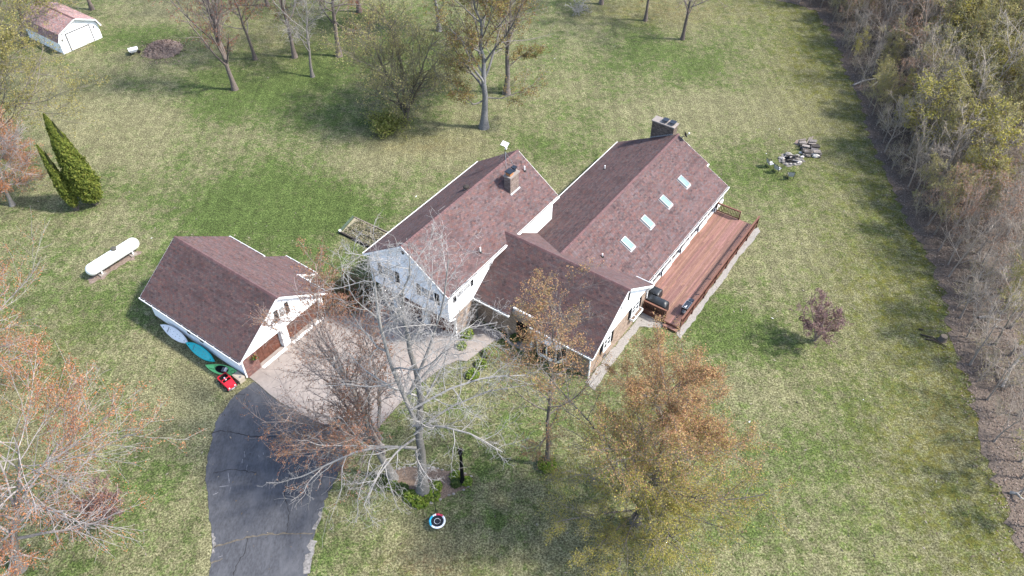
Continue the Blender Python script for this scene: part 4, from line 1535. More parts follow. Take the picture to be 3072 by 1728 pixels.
# ================================================= propane tank
tk = thing("propane_tank", "long white propane tank with a dark dome cap lying on the lawn", "propane tank", -55.7, 20.4)
mb = MB()
rad, hl = .53, 1.95
pts, rs = [], []
for i in range(7):
    a = math.pi / 2 * (1 - i / 6)
    pts.append((-55.7, 20.4 - hl - rad * math.sin(a), .78)); rs.append(max(.001, rad * math.cos(a)))
for i in range(7):
    a = math.pi / 2 * i / 6
    pts.append((-55.7, 20.4 + hl + rad * math.sin(a), .78)); rs.append(max(.001, rad * math.cos(a)))
mb.tube(pts, rs, 28)
part("vessel", mb, M['tank'], tk, smooth=True)
mb = MB()
mb.lathe([(.24, 0), (.24, .16), (.19, .21), (.0, .22)], (-55.75, 20.75, 1.27), 14)
part("dome", mb, M['tankcap'], tk)
for u_ in (18.9, 21.9):
    for dv in (-.33, .33):
        mb = MB()
        mb.box(-55.7 + dv - .06, -55.7 + dv + .06, u_ - .05, u_ + .05, .12, .42)
        part("leg", mb, M['tank'], tk)
    mb = MB()
    mb.box(-56.25, -55.15, u_ - .28, u_ + .28, -.02, .118)
    part("footing", mb, M['concrete'], tk)
bare = sheet("bare_soil", jag([W(-55.9, 17.7), W(-55.3, 17.6), W(-54.95, 18.6), W(-55.15, 20.0), W(-54.9, 21.5), W(-55.2, 22.7), W(-55.6, 22.4)], .35, .22, True, 77), -.03, .012, M['soil'])
tag(bare, "patch of bare soil under the propane tank", "bare soil")


# ================================================= kayaks, toy car and bits by the garage
def kayak(label, c, ang, roll, col, L_=3.1, Wd=.39, kind='siton', z=.0):
    k = own("kayak", label, "kayak", c[0], c[1], z, ang, "kayaks by the garage")
    mrot = Matrix.Rotation(R(roll), 3, 'X')
    hb = MB()
    n, m = 17, 12
    vs = []
    for i in range(n):
        t = -1 + 2 * i / (n - 1)
        w = Wd * max(.02, (1 - abs(t) ** 2.1)) ** .85
        rise = (.05 if kind == 'siton' else .10) * abs(t) ** 3
        for j in range(m):
            a = 2 * math.pi * j / m
            yy = w * math.cos(a)
            zz = (.075 if math.sin(a) > 0 else .19 * (1 - .55 * t * t)) * math.sin(a)
            if math.sin(a) > .5 and kind == 'siton' and abs(t) < .62: zz -= .06
            vs.append(mrot @ Vector((t * L_ / 2, yy, zz + rise + .2)))
    fs = [(i * m + j, (i + 1) * m + j, (i + 1) * m + (j + 1) % m, i * m + (j + 1) % m) for i in range(n - 1) for j in range(m)]
    fs += [tuple(range(m)), tuple((n - 1) * m + j for j in range(m - 1, -1, -1))]
    hb.add(vs, fs)
    part("hull", hb, M[col], k, smooth=True)

    def deckpt(x, y, h=0.0):
        t = x / (L_ / 2)
        w = Wd * max(.02, (1 - abs(t) ** 2.1)) ** .85
        zz = .075 * math.sqrt(max(0, 1 - (y / w) ** 2)) if abs(y) < w else 0
        if kind == 'siton' and abs(t) < .62 and abs(y) < w * .85: zz -= .06
        return mrot @ Vector((x, y, zz + (.05 if kind == 'siton' else .10) * abs(t) ** 3 + .2 + h))

    def disc(x, y, rx, ry, h, mm, name, nn=12):
        d = MB()
        ring = [deckpt(x + rx * math.cos(2 * math.pi * q / nn), y + ry * math.sin(2 * math.pi * q / nn), h) for q in range(nn)]
        c0 = deckpt(x, y, h)
        d.add([c0] + ring, [(0, 1 + q, 1 + (q + 1) % nn) for q in range(nn)])
        nvec = mrot @ Vector((0, 0, .02))
        d.add(ring + [p - nvec for p in ring], [(q, nn + q, nn + (q + 1) % nn, (q + 1) % nn) for q in range(nn)])
        return part(name, d, mm, k)
    r_ = random.Random(int(c[0] * 100))
    if kind == 'siton':
        disc(-.25, 0, .34, .21, .012, M[col], "seat_well")
        for x in (-.9, -.55, -.2, .25, .6, .95):
            for y in (-.11, .11): disc(x + r_.uniform(-.06, .06), y + r_.uniform(-.04, .04), .030, .026, .022, M['grey'], "scupper", 7)
        for x in (-1.25, 1.25): disc(x, 0, .05, .03, .02, M['rubber'], "handle", 8)
        pts_ = [deckpt(x, y, .03) for x, y in ((-.75, -.2), (-.75, .2))]
        b = MB()
        b.tube(pts_, .02, 6)
        part("seat_strap", b, M['grey'], k)
    else:
        rim = MB()
        rim.tube([deckpt(-.05 + .52 * math.cos(a), .27 * math.sin(a), .045) for a in np.linspace(0, 2 * math.pi, 25)], .028, 6, cap=False)
        part("cockpit_rim", rim, M['rubber'], k)
        disc(-.05, 0, .50, .25, .025, M['black'], "cockpit", 20)
        b = MB()
        b.obox(mrot @ Vector((.12, 0, .31)), mrot @ Vector((.16, 0, .0)), mrot @ Vector((0, .16, 0)), mrot @ Vector((.03, 0, .035)))
        part("seat", b, M['grey'], k)
        b = MB()
        b.obox(mrot @ Vector((.30, .02, .36)), mrot @ Vector((.05, 0, .03)), mrot @ Vector((0, .15, 0)), mrot @ Vector((-.03, 0, .10)))
        part("seat_back", b, M['whiteplastic'], k)
        disc(.88, 0, .15, .13, .02, M[col], "hatch", 14)
        rim = MB()
        rim.tube([deckpt(.88 + .16 * math.cos(a), .14 * math.sin(a), .03) for a in np.linspace(0, 2 * math.pi, 17)], .012, 5, cap=False)
        part("hatch_rim", rim, M['darkwood'], k)
        for q in range(5):                          # dark lettering smear on the bow
            b = MB()
            x = -1.05 + q * .075
            b.bar(deckpt(x, -.16 - .01 * (q % 2), .012), deckpt(x + .06, -.13 + .012 * (q % 3), .012), .035, .008)
            part("lettering", b, M['black'], k)
        b = MB()
        b.tube([deckpt(-.7, .2, .03), deckpt(-.62, -.2, .03)], .01, 4)
        part("bungee", b, M['black'], k)
    return k


kayak("white sit-on-top kayak leaning against the long garage wall", (-44.6, 18.14), 0, 48, 'whiteplastic', 3.3, .43, z=.20)
kayak("teal kayak leaning against the garage wall below the window", (-41.5, 18.10), 0, 48, 'teal', 3.3, .43, z=.20)
kayak("light green kayak lying open side up beside the red toy car", (-38.85, 17.86), 19, 14, 'lime', 2.85, .40, 'sit')

bx = own("storage_bin", "small beige plastic storage bin at the garage corner behind the red toy car", "storage bin", -37.28, 18.02, 0, -4)
mb = MB()
mb.prism([(-.42, -.24, 0), (.42, -.24, 0), (.42, .24, 0), (-.42, .24, 0)], (0, 0, .36))
part("body", mb, M['beige'], bx)
mb = MB()
mb.prism([(-.45, -.27, .361), (.45, -.27, .361), (.45, .27, .361), (-.45, .27, .361)], (0, 0, .05))
mb.prism([(-.38, -.2, .411), (.38, -.2, .411), (.38, .2, .411), (-.38, .2, .411)], (0, 0, .03))
part("lid", mb, M['beige'], bx)
mb = MB()
mb.lathe([(.10, .442), (.10, .455), (.0, .456)], (.2, 0, 0), 12)
part("badge", mb, M['grey'], bx)

jp = own("toy_car", "red ride-on toy car with open top parked beside the green kayak", "toy car", -37.62, 17.22, 0, -9)
b = MB()                                          # tub
b.box(-.70, .70, -.36, .36, .17, .24)
b.box(-.70, .12, -.38, -.31, .24, .47)
b.box(-.70, .12, .31, .38, .24, .47)
b.box(-.72, -.64, -.31, .31, .24, .50)
b.hexa([(.12, -.37, .24), (.70, -.33, .24), (.70, .33, .24), (.12, .37, .24), (.12, -.37, .50), (.68, -.33, .42), (.68, .33, .42), (.12, .37, .50)])
part("body", b, M['red'], jp)
b = MB()
b.hexa([(.20, -.26, .495), (.66, -.22, .428), (.66, .22, .428), (.20, .26, .495), (.20, -.26, .52), (.66, -.22, .452), (.66, .22, .452), (.20, .26, .52)])
part("hood", b, M['red'], jp)
b = MB()
for y in (-.33, .33): b.bar((.13, y, .48), (.02, y, .70), .045, .045)
b.bar((.02, -.33, .70), (.02, .33, .70), .045, .045)
part("windscreen_frame", b, M['red'], jp)
b = MB()
b.box(-.60, -.02, -.30, .30, .241, .27)
part("floor_mat", b, M['rubber'], jp)
for y in (-.15, .15):
    b = MB()
    b.box(-.48, -.22, y - .12, y + .12, .271, .36)
    b.box(-.54, -.47, y - .12, y + .12, .361, .56)
    part("seat", b, M['rubber'], jp)
b = MB()
b.tube([(-.02 + .10 * 0, -.15 + .10 * math.cos(a), .50 + .10 * math.sin(a)) for a in np.linspace(0, 2 * math.pi, 13)], .014, 5, cap=False)
part("steering_wheel", b, M['rubber'], jp)
for x in (-.44, .46):
    for y in (-.36, .36):
        b = MB()
        b.tube([(x, y - .09, .17), (x, y + .09, .17)], .17, 14)
        w_ = part("wheel", b, M['rubber'], jp)
        b = MB()
        sgn = 1 if y > 0 else -1
        b.tube([(x, y + sgn * .091, .17), (x, y + sgn * .10, .17)], .09, 10)
        part("hub", b, M['grey'], w_)
for y in (-.23, .23):
    b = MB()
    b.tube([(.70, y, .34), (.72, y, .34)], .06, 10)
    part("headlight", b, M['whiteplastic'], jp)
b = MB()
b.box(.71, .78, -.34, .34, .17, .23)
part("bumper", b, M['grey'], jp)
b = MB()
b.box(.785, .79, -.12, .12, .175, .225)
part("number_plate", b, M['whiteplastic'], jp)
for q, (x, y) in enumerate(((-.20, .03), (-.12, -.02), (-.30, .0))):
    b = MB()
    b.sphere((x, y, .42 + .03 * q), .085, .07, .05, 8, 6)
    tag(part("plush_toy", b, M['whiteplastic'], jp), None)

ym = own("yard_cart", "dark grey yard cart with a lime green hoop handle behind the garage lean-to", "garden cart", -39.35, 28.2, 0, -20)
b = MB()
b.hexa([(-.35, -.25, .2), (.35, -.25, .2), (.35, .25, .2), (-.35, .25, .2), (-.48, -.36, .55), (.48, -.36, .55), (.48, .36, .55), (-.48, .36, .55)])
part("tub", b, M['grey'], ym)
b = MB()
for q in ((-.48, -.36, .48, -.36), (.48, -.36, .48, .36), (.48, .36, -.48, .36), (-.48, .36, -.48, -.36)): b.tube([(q[0], q[1], .56), (q[2], q[3], .56)], .022, 6)
part("rim", b, M['metal'], ym)
b = MB()
b.box(-.42, .42, -.30, .30, .551, .556)
part("liner", b, M['cover'], ym)
b = MB()
b.tube([(.45, -.26, .5), (.75, -.25, .62), (.88, -.12, .68), (.88, .12, .68), (.75, .25, .62), (.45, .26, .5)], .03, 8)
part("handle", b, pm("lime_paint", (.38, .62, .10), .5, .06), ym)
for x in (-.28, .28):
    for y in (-.30, .30):
        b = MB()
        b.tube([(x, y - .04, .13), (x, y + .04, .13)], .13, 12)
        part("wheel", b, M['rubber'], ym)

# ================================================= raised garden bed behind the house
gb = thing("garden_bed", "old timber edged garden bed of dry grass beside the house's far wall", "garden bed", -41.0, 35.4)
ga, gb_, gc = (-42.82, 34.35), (-43.35, 36.6), (-37.6, 35.3)
for a, b2 in (((-42.9, 34.30), (-37.4, 34.42)), ((-42.55, 35.12), (-37.4, 35.42)), ((-41.2, 35.85), (-37.4, 36.10))):
    b = MB()
    b.bar((a[0], a[1], .11), (b2[0], b2[1], .11), .13, .22)
    part("timber", b, M['darkwood'], gb)
b = MB()
b.bar((-42.9, 34.36, .16), (-43.35, 36.55, .16), .04, .30)
part("end_board", b, pm("faded_green_board", (.11, .16, .12), .9, .4, 9), gb)
b = MB()
b.bar((-43.3, 36.62, .06), (-39.4, 36.78, .06), .10, .12)
part("timber", b, M['oldwood'], gb)
b = MB()
b.box(-42.95, -42.80, 34.25, 34.45, .0, .34)
part("corner_post", b, M['pvc'], gb)
b = MB()
b.prism([(-42.75, 34.45, .02), (-37.6, 34.55, .02), (-37.6, 36.6, .02), (-43.2, 36.5, .02)], (0, 0, .09))
part("bed_soil", b, pm("dry_thatch", (.40, .35, .24), .97, .45, 9, bump=.9, bscale=14, blotch=.5, bl_scale=.9, bl_col=(.17, .18, .07)), gb)
gp = np.c_[rg0.uniform(-42.7, -37.7, 2600) + 41.0, rg0.uniform(34.5, 36.5, 2600) - 35.4, rg0.uniform(.11, .28, 2600)]
gpal = np.array([(.42, .37, .25), (.32, .28, .18), (.17, .20, .07), (.48, .43, .31)])
o = scatter_quads("dry_grass", gp, rg0.uniform(.03, .08, 2600), gpal[rg0.integers(0, 4, 2600)], M['leaf'], 8, .9, gb, 1.6)
o['kind'] = 'stuff'


# ================================================= on the deck
def covered(label, corners, zt, name, cat, seed):
    """A cooker under a draped cover: skirt flares a little, top sags and is creased."""
    c = thing(name, label, cat, sum(p[0] for p in corners) / 4, sum(p[1] for p in corners) / 4, DZ)
    r_ = random.Random(seed)
    b = MB()
    nx, ny = 12, 7
    P00, P10, P11, P01 = [Vector((*p, 0)) for p in corners]
    top = []
    for j in range(ny + 1):
        for i in range(nx + 1):
            s_, t_ = i / nx, j / ny
            p = (P00 * (1 - s_) + P10 * s_) * (1 - t_) + (P01 * (1 - s_) + P11 * s_) * t_
            ed_ = min(s_, 1 - s_, t_ * .8, (1 - t_) * .8)
            z = zt(s_, t_) - .09 * math.exp(-ed_ * 22) + r_.uniform(-.018, .018)
            top.append(Vector((p.x, p.y, DZ + z)))
    b.add(top, [(j * (nx + 1) + i, j * (nx + 1) + i + 1, (j + 1) * (nx + 1) + i + 1, (j + 1) * (nx + 1) + i) for j in range(ny) for i in range(nx)])
    ring = [j * (nx + 1) + i for j, i in [(0, i) for i in range(nx)] + [(j, nx) for j in range(ny)] + [(ny, i) for i in range(nx, 0, -1)] + [(j, 0) for j in range(ny, 0, -1)]]
    cen = (P00 + P10 + P11 + P01) / 4
    n = len(ring)
    v1, v2 = [top[i] for i in ring], []
    for q, i in enumerate(ring):
        p = top[i]
        d = Vector((p.x - cen.x, p.y - cen.y, 0)).normalized() * (.03 + .03 * (q % 2))
        v2.append(Vector((p.x + d.x, p.y + d.y, DZ + .03)))
    b.add(v1 + v2, [(q, (q + 1) % n, n + (q + 1) % n, n + q) for q in range(n)])
    part("cover", b, M['cover'], c, smooth=True)
    return c


cg = covered("large grill under a black cover against the front deck railing", [(-16.25, 41.55), (-14.55, 41.55), (-14.55, 42.30), (-16.25, 42.30)],
             lambda s_, t_: 1.02 + (.16 if .25 < s_ < .95 else .02) * math.sin(math.pi * min(1, max(0, t_))) , "covered_grill", "grill", 5)
covered("square flat topped cooker under a black cover beside the house corner", [(-16.55, 42.62), (-15.70, 42.62), (-15.70, 43.45), (-16.55, 43.45)],
        lambda s_, t_: .82, "covered_smoker", "smoker", 6)
gr = thing("griddle", "open black flat top griddle standing against the outer deck rail", "griddle", -13.28, 43.1, DZ)
b = MB()
b.box(-13.55, -13.06, 42.45, 43.35, DZ + .72, DZ + .84)
part("body", b, M['black'], gr)
b = MB()
for (x0, x1, y0, y1) in ((-13.55, -13.52, 42.45, 43.35), (-13.09, -13.06, 42.45, 43.35), (-13.52, -13.09, 42.45, 42.48), (-13.52, -13.09, 43.32, 43.35)): b.box(x0, x1, y0, y1, DZ + .841, DZ + .90)
part("rim", b, M['metal'], gr)
b = MB()
b.box(-13.515, -13.095, 42.485, 43.315, DZ + .842, DZ + .86)
part("cook_top", b, M['blueblack'], gr)
b = MB()
b.box(-13.52, -13.08, 43.36, 43.80, DZ + .74, DZ + .78)
part("side_shelf", b, M['grey'], gr)
b = MB()
b.box(-13.40, -13.12, 43.42, 43.76, DZ + .781, DZ + .88)
part("tool_tray", b, M['blueblack'], gr)
for x in (-13.51, -13.11):
    for y in (42.5, 43.3):
        b = MB()
        b.box(x - .025, x + .025, y - .025, y + .025, DZ + .01, DZ + .719)
        part("leg", b, M['black'], gr)
b = MB()
b.box(-13.52, -13.10, 42.53, 43.27, DZ + .20, DZ + .24)
part("shelf", b, M['grey'], gr)
b = MB()
b.sphere((-13.32, 42.62, DZ + .89), .09, .06, .03, 8, 6)
b.box(-13.30, -13.26, 42.66, 42.84, DZ + .87, DZ + .885)
tag(part("spatula", b, M['whiteplastic'], gr), None)

# ================================================= tree swing, lamp post, planted bed
swx, swy = (-4.66, 24.53)


def world_thing(name, label, cat, x, y, z=0, rot=0, group=None):
    o = bpy.data.objects.new(name, None)
    COL.objects.link(o)
    o.location = (x, y, z)
    o.rotation_euler = (0, 0, rot)
    BASE[o.name] = (0, 0, 0)
    return tag(o, label, cat, group)


sw = world_thing("saucer_swing", "round saucer swing with pink, white and blue rim hanging over the lawn", "swing", swx, swy, .5)
SWP = [(.62, .05, .10), (.62, .05, .10), (.80, .80, .82), (.80, .80, .82), (.80, .80, .82), (.80, .80, .82), (.80, .80, .82), (.78, .8, .82), (.05, .45, .68), (.05, .45, .68), (.02, .38, .55), (.80, .80, .82)]
for q in range(12):
    b = MB()
    a0_, a1_ = math.pi / 2 + .25 - q * math.pi / 6, math.pi / 2 + .25 - (q + 1) * math.pi / 6
    b.tube([(.46 * math.cos(a0_ + (a1_ - a0_) * t), .46 * math.sin(a0_ + (a1_ - a0_) * t), 0) for t in (0, .33, .66, 1)], .065, 9, SWP[q])
    part("rim_pad", b, M['swingrim'], sw, smooth=True)
b = MB()
b.lathe([(.0, -.05), (.25, -.045), (.41, -.02), (.41, -.012), (.25, -.035), (.0, -.04)], (0, 0, 0), 26)
part("mat", b, pm("swing_mat", (.022, .027, .036), .8, .3, 12), sw)
b = MB()
b.tube([(.19 * math.cos(a), .19 * math.sin(a), -.03) for a in np.linspace(0, 2 * math.pi, 25)], .020, 5, cap=False)
part("printed_ring", b, M['whiteplastic'], sw)
for q in range(4):
    a = math.pi / 4 + q * math.pi / 2
    b = MB()
    b.tube([(.45 * math.cos(a), .45 * math.sin(a), .05), (0, 0, 1.35)], .011, 5)
    part("rope", b, M['rope'], sw)
b = MB()
b.tube([(0, 0, 1.35), (0, 0, 1.5), (0.0, 0.0, 4.62)], .016, 5)
part("hanging_rope", b, M['rope'], sw)
b = MB()
b.sphere((0, 0, 1.38), .05, .05, .07, 8, 6)
part("swivel", b, M['rope'], sw)

lx, ly = (-3.22, 27.55)
lp_ = world_thing("lamp_post", "tall black garden lamp post at the right end of the planted bed", "lamp post", lx, ly)
b = MB()
b.lathe([(.19, 0), (.19, .25), (.14, .32), (.12, 1.2), (.105, 2.4), (.085, 3.45), (.085, 3.46)], (0, 0, 0), 10)
part("post", b, M['black'], lp_)
b = MB()
b.lathe([(.06, 3.46), (.15, 3.52), (.15, 3.55), (.05, 3.56)], (0, 0, 0), 10)
part("collar", b, M['black'], lp_)
b = MB()
b.lathe([(.09, 3.57), (.14, 3.86), (.14, 3.87)], (0, 0, 0), 6)
part("lantern_glass", b, pm("lantern_glass", (.16, .17, .18), .15, .1), lp_)
b = MB()
b.lathe([(.19, 3.875), (.17, 3.93), (.06, 4.03), (.05, 4.06), (.02, 4.13)], (0, 0, 0), 6)
for q in range(6):
    a = q * math.pi / 3
    b.bar((.095 * math.cos(a), .095 * math.sin(a), 3.565), (.148 * math.cos(a), .148 * math.sin(a), 3.874), .02)
part("lantern_cap", b, M['black'], lp_)

bed = jag([(-8.50, 27.76), (-7.92, 28.52), (-6.83, 28.78), (-5.25, 28.66), (-4.33, 28.41), (-3.45, 28.54), (-2.71, 28.03), (-2.83, 27.23), (-3.80, 26.78), (-4.64, 26.34), (-5.48, 26.00), (-6.24, 26.05), (-7.15, 26.53), (-8.09, 27.06)], .3, .07, True, 61)
bdo = sheet("mulch_bed", bed, -.05, .045, M['mulch'])
tag(bdo, "bark mulch bed around the two trees and the lamp post", "mulch bed")
cx_, cy_ = np.mean(np.array(bed), 0)
for i, p in enumerate(bed):
    if i % 1 == 0 and rnd.random() < .85:
        b = MB()
        r_ = rnd.uniform(.09, .15)
        f = rnd.uniform(.75, 1.25)
        b.sphere((p[0], p[1], .05), r_, r_ * rnd.uniform(.6, .9), r_ * .55, 7, 5, (f, f * .97, f * .94))
        part("edging_stone", b, M['stone'], bdo)


def plant(x, y, r_, hgt, n, pal, label, cat="plant", name="leafy_plant", seed=0, size=.09, group=None):
    rg = np.random.default_rng(seed)
    t = world_thing(name, label, cat, x, y, 0, 0, group)
    a = rg.uniform(0, 2 * math.pi, n)
    q = np.sqrt(rg.random(n)) * r_
    P_ = np.c_[q * np.cos(a), q * np.sin(a), rg.uniform(.06, 1, n) * hgt * (1.05 - .6 * (q / r_) ** 2) + .03]
    pal = np.array(pal)
    o = scatter_quads("foliage", P_, rg.uniform(.7, 1.25, n) * size, pal[rg.integers(0, len(pal), n)] * rg.uniform(.75, 1.25, (n, 1)), M['leaf'], seed + 1, .6, t, 1.3)
    b = MB()
    for k in range(7):
        an = k * 2.4
        b.tube([(0, 0, 0), (.35 * r_ * math.cos(an), .35 * r_ * math.sin(an), hgt * .5), (.7 * r_ * math.cos(an), .7 * r_ * math.sin(an), hgt * .8)], .012, 4)
    part("stem", b, M['oldwood'], t)
    return t


LIME_ = [(.20, .30, .035), (.28, .37, .05), (.13, .22, .03), (.33, .40, .09)]
DKG = [(.08, .13, .03), (.12, .18, .05), (.16, .20, .06)]
PL = [(-5.89, 26.22), (-6.56, 26.48), (-5.09, 26.53), (-4.96, 27.22), (-7.20, 27.01), (-8.46, 27.46), (-7.89, 27.31), (-3.69, 27.98), (-2.94, 27.60), (-3.66, 27.47), (2.37, 28.87), (-3.52, 40.54), (-3.88, 39.38), (-1.82, 38.71), (-2.29, 37.60), (-2.91, 36.63), (0.37, 40.14), (1.64, 38.30)]
PLANTS = [
    (0, .62, .45, LIME_, "largest bright green plant clump at the foot of the big bare tree"),
    (0, .45, .4, LIME_, "bright green plant clump left of the big bare tree's foot"),
    (0, .45, .4, LIME_, "bright green plant clump right of the big bare tree's foot"),
    (0, .42, .42, LIME_, "small bright green clump under the swing's limb end"),
    (0, .45, .35, DKG, "dull green low plant between the two trees of the planted bed"),
    (0, .60, .45, DKG, "dull green plant at the left end of the planted bed"),
    (0, .40, .35, LIME_, "yellow green plant beside the smaller trunk in the bed"),
    (0, .40, .38, LIME_, "yellow green plant just left of the lamp post"),
    (0, .36, .42, LIME_, "bright green plant just right of the lamp post"),
    (0, .34, .34, DKG, "low green plant in front of the lamp post"),
    (0, .62, .75, LIME_, "bright green suckering bush at the foot of the slim tree on the lawn"),
    (0, .55, .7, LIME_, "bright green shrub against the tan brick corner of the house"),
    (0, .40, .5, LIME_, "bright green shrub on the left edge of the front walk"),
    (0, .42, .5, LIME_, "small lime green shrub on the right side of the front walk"),
    (0, .45, .5, LIME_, "lime green shrub at the front walk's bend"),
    (0, .50, .5, LIME_, "lowest lime green shrub beside the front walk"),
    (0, .55, .6, DKG, "dark green shrub below the entry's stepped eave"),
    (0, .55, .6, DKG, "dark green shrub left of the bay window"),
]
for i, (p, r_, hg, pal_, lab) in enumerate(PLANTS):
    x, y = PL[i]
    plant(x, y, r_, hg, int(420 * r_ / .5), pal_, lab, seed=100 + i)

# ================================================= fire pit, logs, chairs
fpx, fpy = (27.60, 63.90)
fp = world_thing("fire_pit", "stone ringed fire pit with charred logs", "fire pit", fpx, fpy)
b = MB()
b.add([(1.25 * rnd.uniform(.8, 1.15) * math.cos(a), .95 * rnd.uniform(.8, 1.15) * math.sin(a), .02) for a in np.linspace(0, 2 * math.pi, 24, endpoint=False)], [tuple(range(24))])
part("ash_bed", b, M['ash'], fp)
b = MB()
b.add([(.6 * math.cos(a), .5 * math.sin(a), .03) for a in np.linspace(0, 2 * math.pi, 18, endpoint=False)], [tuple(range(18))])
part("char_bed", b, M['rubber'], fp)
for k in range(14):
    a = k * 2 * math.pi / 14 + rnd.uniform(-.1, .1)
    b = MB()
    r_ = rnd.uniform(.13, .22)
    f = rnd.choice([.6, .8, 1.0, 1.5])
    q_ = rnd.uniform(.8, 1.3)
    b.sphere((.88 * q_ * math.cos(a), .72 * q_ * math.sin(a), .08), r_, r_ * .75, r_ * .6, 8, 6, (f, f * .98, f * .96))
    part("ring_stone", b, M['stone'], fp)
for k in range(6):
    a = rnd.uniform(-.5, .8)
    c_ = Vector((rnd.uniform(-.35, .4), rnd.uniform(-.35, .35), .14 + .05 * k))
    d = Vector((math.cos(a), math.sin(a), rnd.uniform(-.15, .15))) * rnd.uniform(.35, .5)
    b = MB()
    f = .25 if k % 3 else 1.6
    b.tube([c_ - d, c_, c_ + d], [.075, .085, .07], 7, (f, f, f))
    part("charred_log", b, M['log'], fp)
fpad = sheet("trodden_ash", jag([(26.63, 64.29), (27.21, 65.03), (28.18, 65.15), (29.03, 64.59), (28.99, 63.80), (28.28, 63.24), (27.44, 62.90), (26.76, 63.17)], .3, .22, True, 78), -.03, .013, M['ash'])
tag(fpad, "grey trodden ash around the fire pit", "ash patch")
spad = sheet("bare_soil", jag([(29.01, 67.62), (30.00, 67.75), (29.95, 66.79), (29.28, 66.32), (28.80, 66.55)], .35, .2, True, 79), -.03, .013, M['soil'])
tag(spad, "patch of pinkish bare soil at the upper end of the log pile", "bare soil")
lgx, lgy = (29.91, 65.62)
rl = random.Random(9)
LOGN = 0
ldir = (Vector((*(30.78, 65.86), 0)) - Vector((*(29.23, 65.97), 0))).normalized()
ldn = (Vector((*(29.90, 64.59), 0)) - Vector((*(29.91, 66.91), 0))).normalized()
log_mes = []
for k in range(5):
    b = MB()
    w_ = rl.uniform(.10, .16)
    f = [.45, 1.5, .9, 1.9, 1.1][k]
    if k % 2:
        b.prism([(-.36, -w_, -w_ * .5), (-.36, w_, -w_ * .5), (-.36, w_ * .3, w_ * .7), (-.36, -w_ * .5, w_ * .6)], (.72, 0, 0), (f, f * .96, f * .92))
    else:
        b.tube([(-.36, 0, 0), (.36, 0, 0)], [w_ * .9, w_], 8, (f, f * .95, f * .9))
    me = b.mesh("log")
    me.materials.append(M['log'])
    log_mes.append(me)
lpile = world_thing("log_pile", "two row pile of split firewood logs beyond the fire pit", "log pile", lgx, lgy)
ang0 = math.atan2(ldir.y, ldir.x)
for col_ in (-.5, .5):
    for row in range(9):
        for lay in range(2 if row % 4 else 3):
            q = ldir * (col_ * .95 + rl.uniform(-.12, .12)) + ldn * ((row - 4) * .27 + rl.uniform(-.05, .05)) + Vector((0, 0, .12 + lay * .19 + rl.uniform(-.02, .03)))
            put("log", rl.choice(log_mes), lpile, Matrix.Translation(q) @ Matrix.Rotation(ang0 + rl.gauss(0, .22), 4, 'Z') @ Matrix.Rotation(rl.uniform(0, 6), 4, 'X'))
for i, (x, y, lab, ww, ll) in enumerate([(*(30.21, 67.27), "upper pale board lying above the log pile", .16, .75), (*(30.47, 67.33), "lower pale board lying above the log pile", .14, .8), ]):
    t = world_thing("board", lab, "board", x, y, .0, 1.0)
    b = MB()
    b.box(-ll, ll, -ww / 2, ww / 2, .05, .11)
    part("plank", b, M['oldwood'], t)
for i, (px, lab, r_, col_) in enumerate([((26.82, 64.12), "white stone left of the fire pit", .22, 1.9), ((28.91, 65.16), "white round stone at the log pile's lower left corner", .20, 2.2), ((28.85, 64.42), "white stone between the fire pit and the log pile", .22, 2.2),
                                      ((30.23, 64.59), "largest white stone at the log pile's lower end", .42, 2.2), ((28.36, 63.52), "low pale stone right of the fire pit", .24, 1.9), ((27.59, 64.81), "dark topped block above the fire pit", .36, 1.1), ((28.37, 64.58), "leaning grey stump beside the fire pit", .28, 1.0)]):
    t = world_thing("loose_stone", lab, "stone", px[0], px[1])
    b = MB()
    rs_ = random.Random(i)
    b.sphere((0, 0, r_ * .4), r_, r_ * .75, r_ * .62, 7, 5, (col_, col_ * .98, col_ * .96))
    b.v = [(v[0] + rs_.uniform(-.04, .04), v[1] + rs_.uniform(-.04, .04), v[2] + rs_.uniform(-.03, .03)) for v in b.v]
    part("stone", b, M['stone'], t)


def chair(label, x, y, face):
    c = world_thing("patio_chair", label, "chair", x, y, 0, face, "patio chairs by the fire pit")
    b = MB()
    b.add([(-.25, -.25, .40), (.25, -.25, .40), (.25, .25, .45), (-.25, .25, .45), (-.25, -.25, .37), (.25, -.25, .37), (.25, .25, .42), (-.25, .25, .42)], [(0, 1, 2, 3), (7, 6, 5, 4), (0, 4, 5, 1), (2, 6, 7, 3), (1, 5, 6, 2), (3, 7, 4, 0)])
    part("seat", b, M['sling'], c)
    b = MB()
    b.obox((0, -.345, .70), (.25, 0, 0), (0, -.07, .27), (0, .012, .004))
    part("backrest", b, M['sling'], c)
    for sx in (-1, 1):
        b = MB()
        b.tube([(sx * .28, .28, 0), (sx * .28, .24, .62), (sx * .28, -.26, .64)], .022, 6)
        part("arm", b, M['black'], c)
        b = MB()
        b.tube([(sx * .27, -.33, 0), (sx * .27, -.24, .40), (sx * .27, -.43, .99)], .022, 6)
        part("leg", b, M['black'], c)
    b = MB()
    b.tube([(-.27, -.43, .99), (.27, -.43, .99)], .02, 6)
    part("top_rail", b, M['black'], c)
    return c


def face_to(x, y, tx, ty): return math.atan2(ty - y, tx - x) - math.pi / 2


for (px, lab, da) in (((25.28, 62.89), "grey sling patio chair farthest left of the fire pit", -.15), ((25.80, 62.07), "grey sling patio chair in the middle of the three by the fire pit", -.1), ((26.79, 61.06), "grey sling patio chair nearest the house side below the fire pit", .1)):
    chair(lab, px[0], px[1], face_to(px[0], px[1], fpx, fpy) + da)

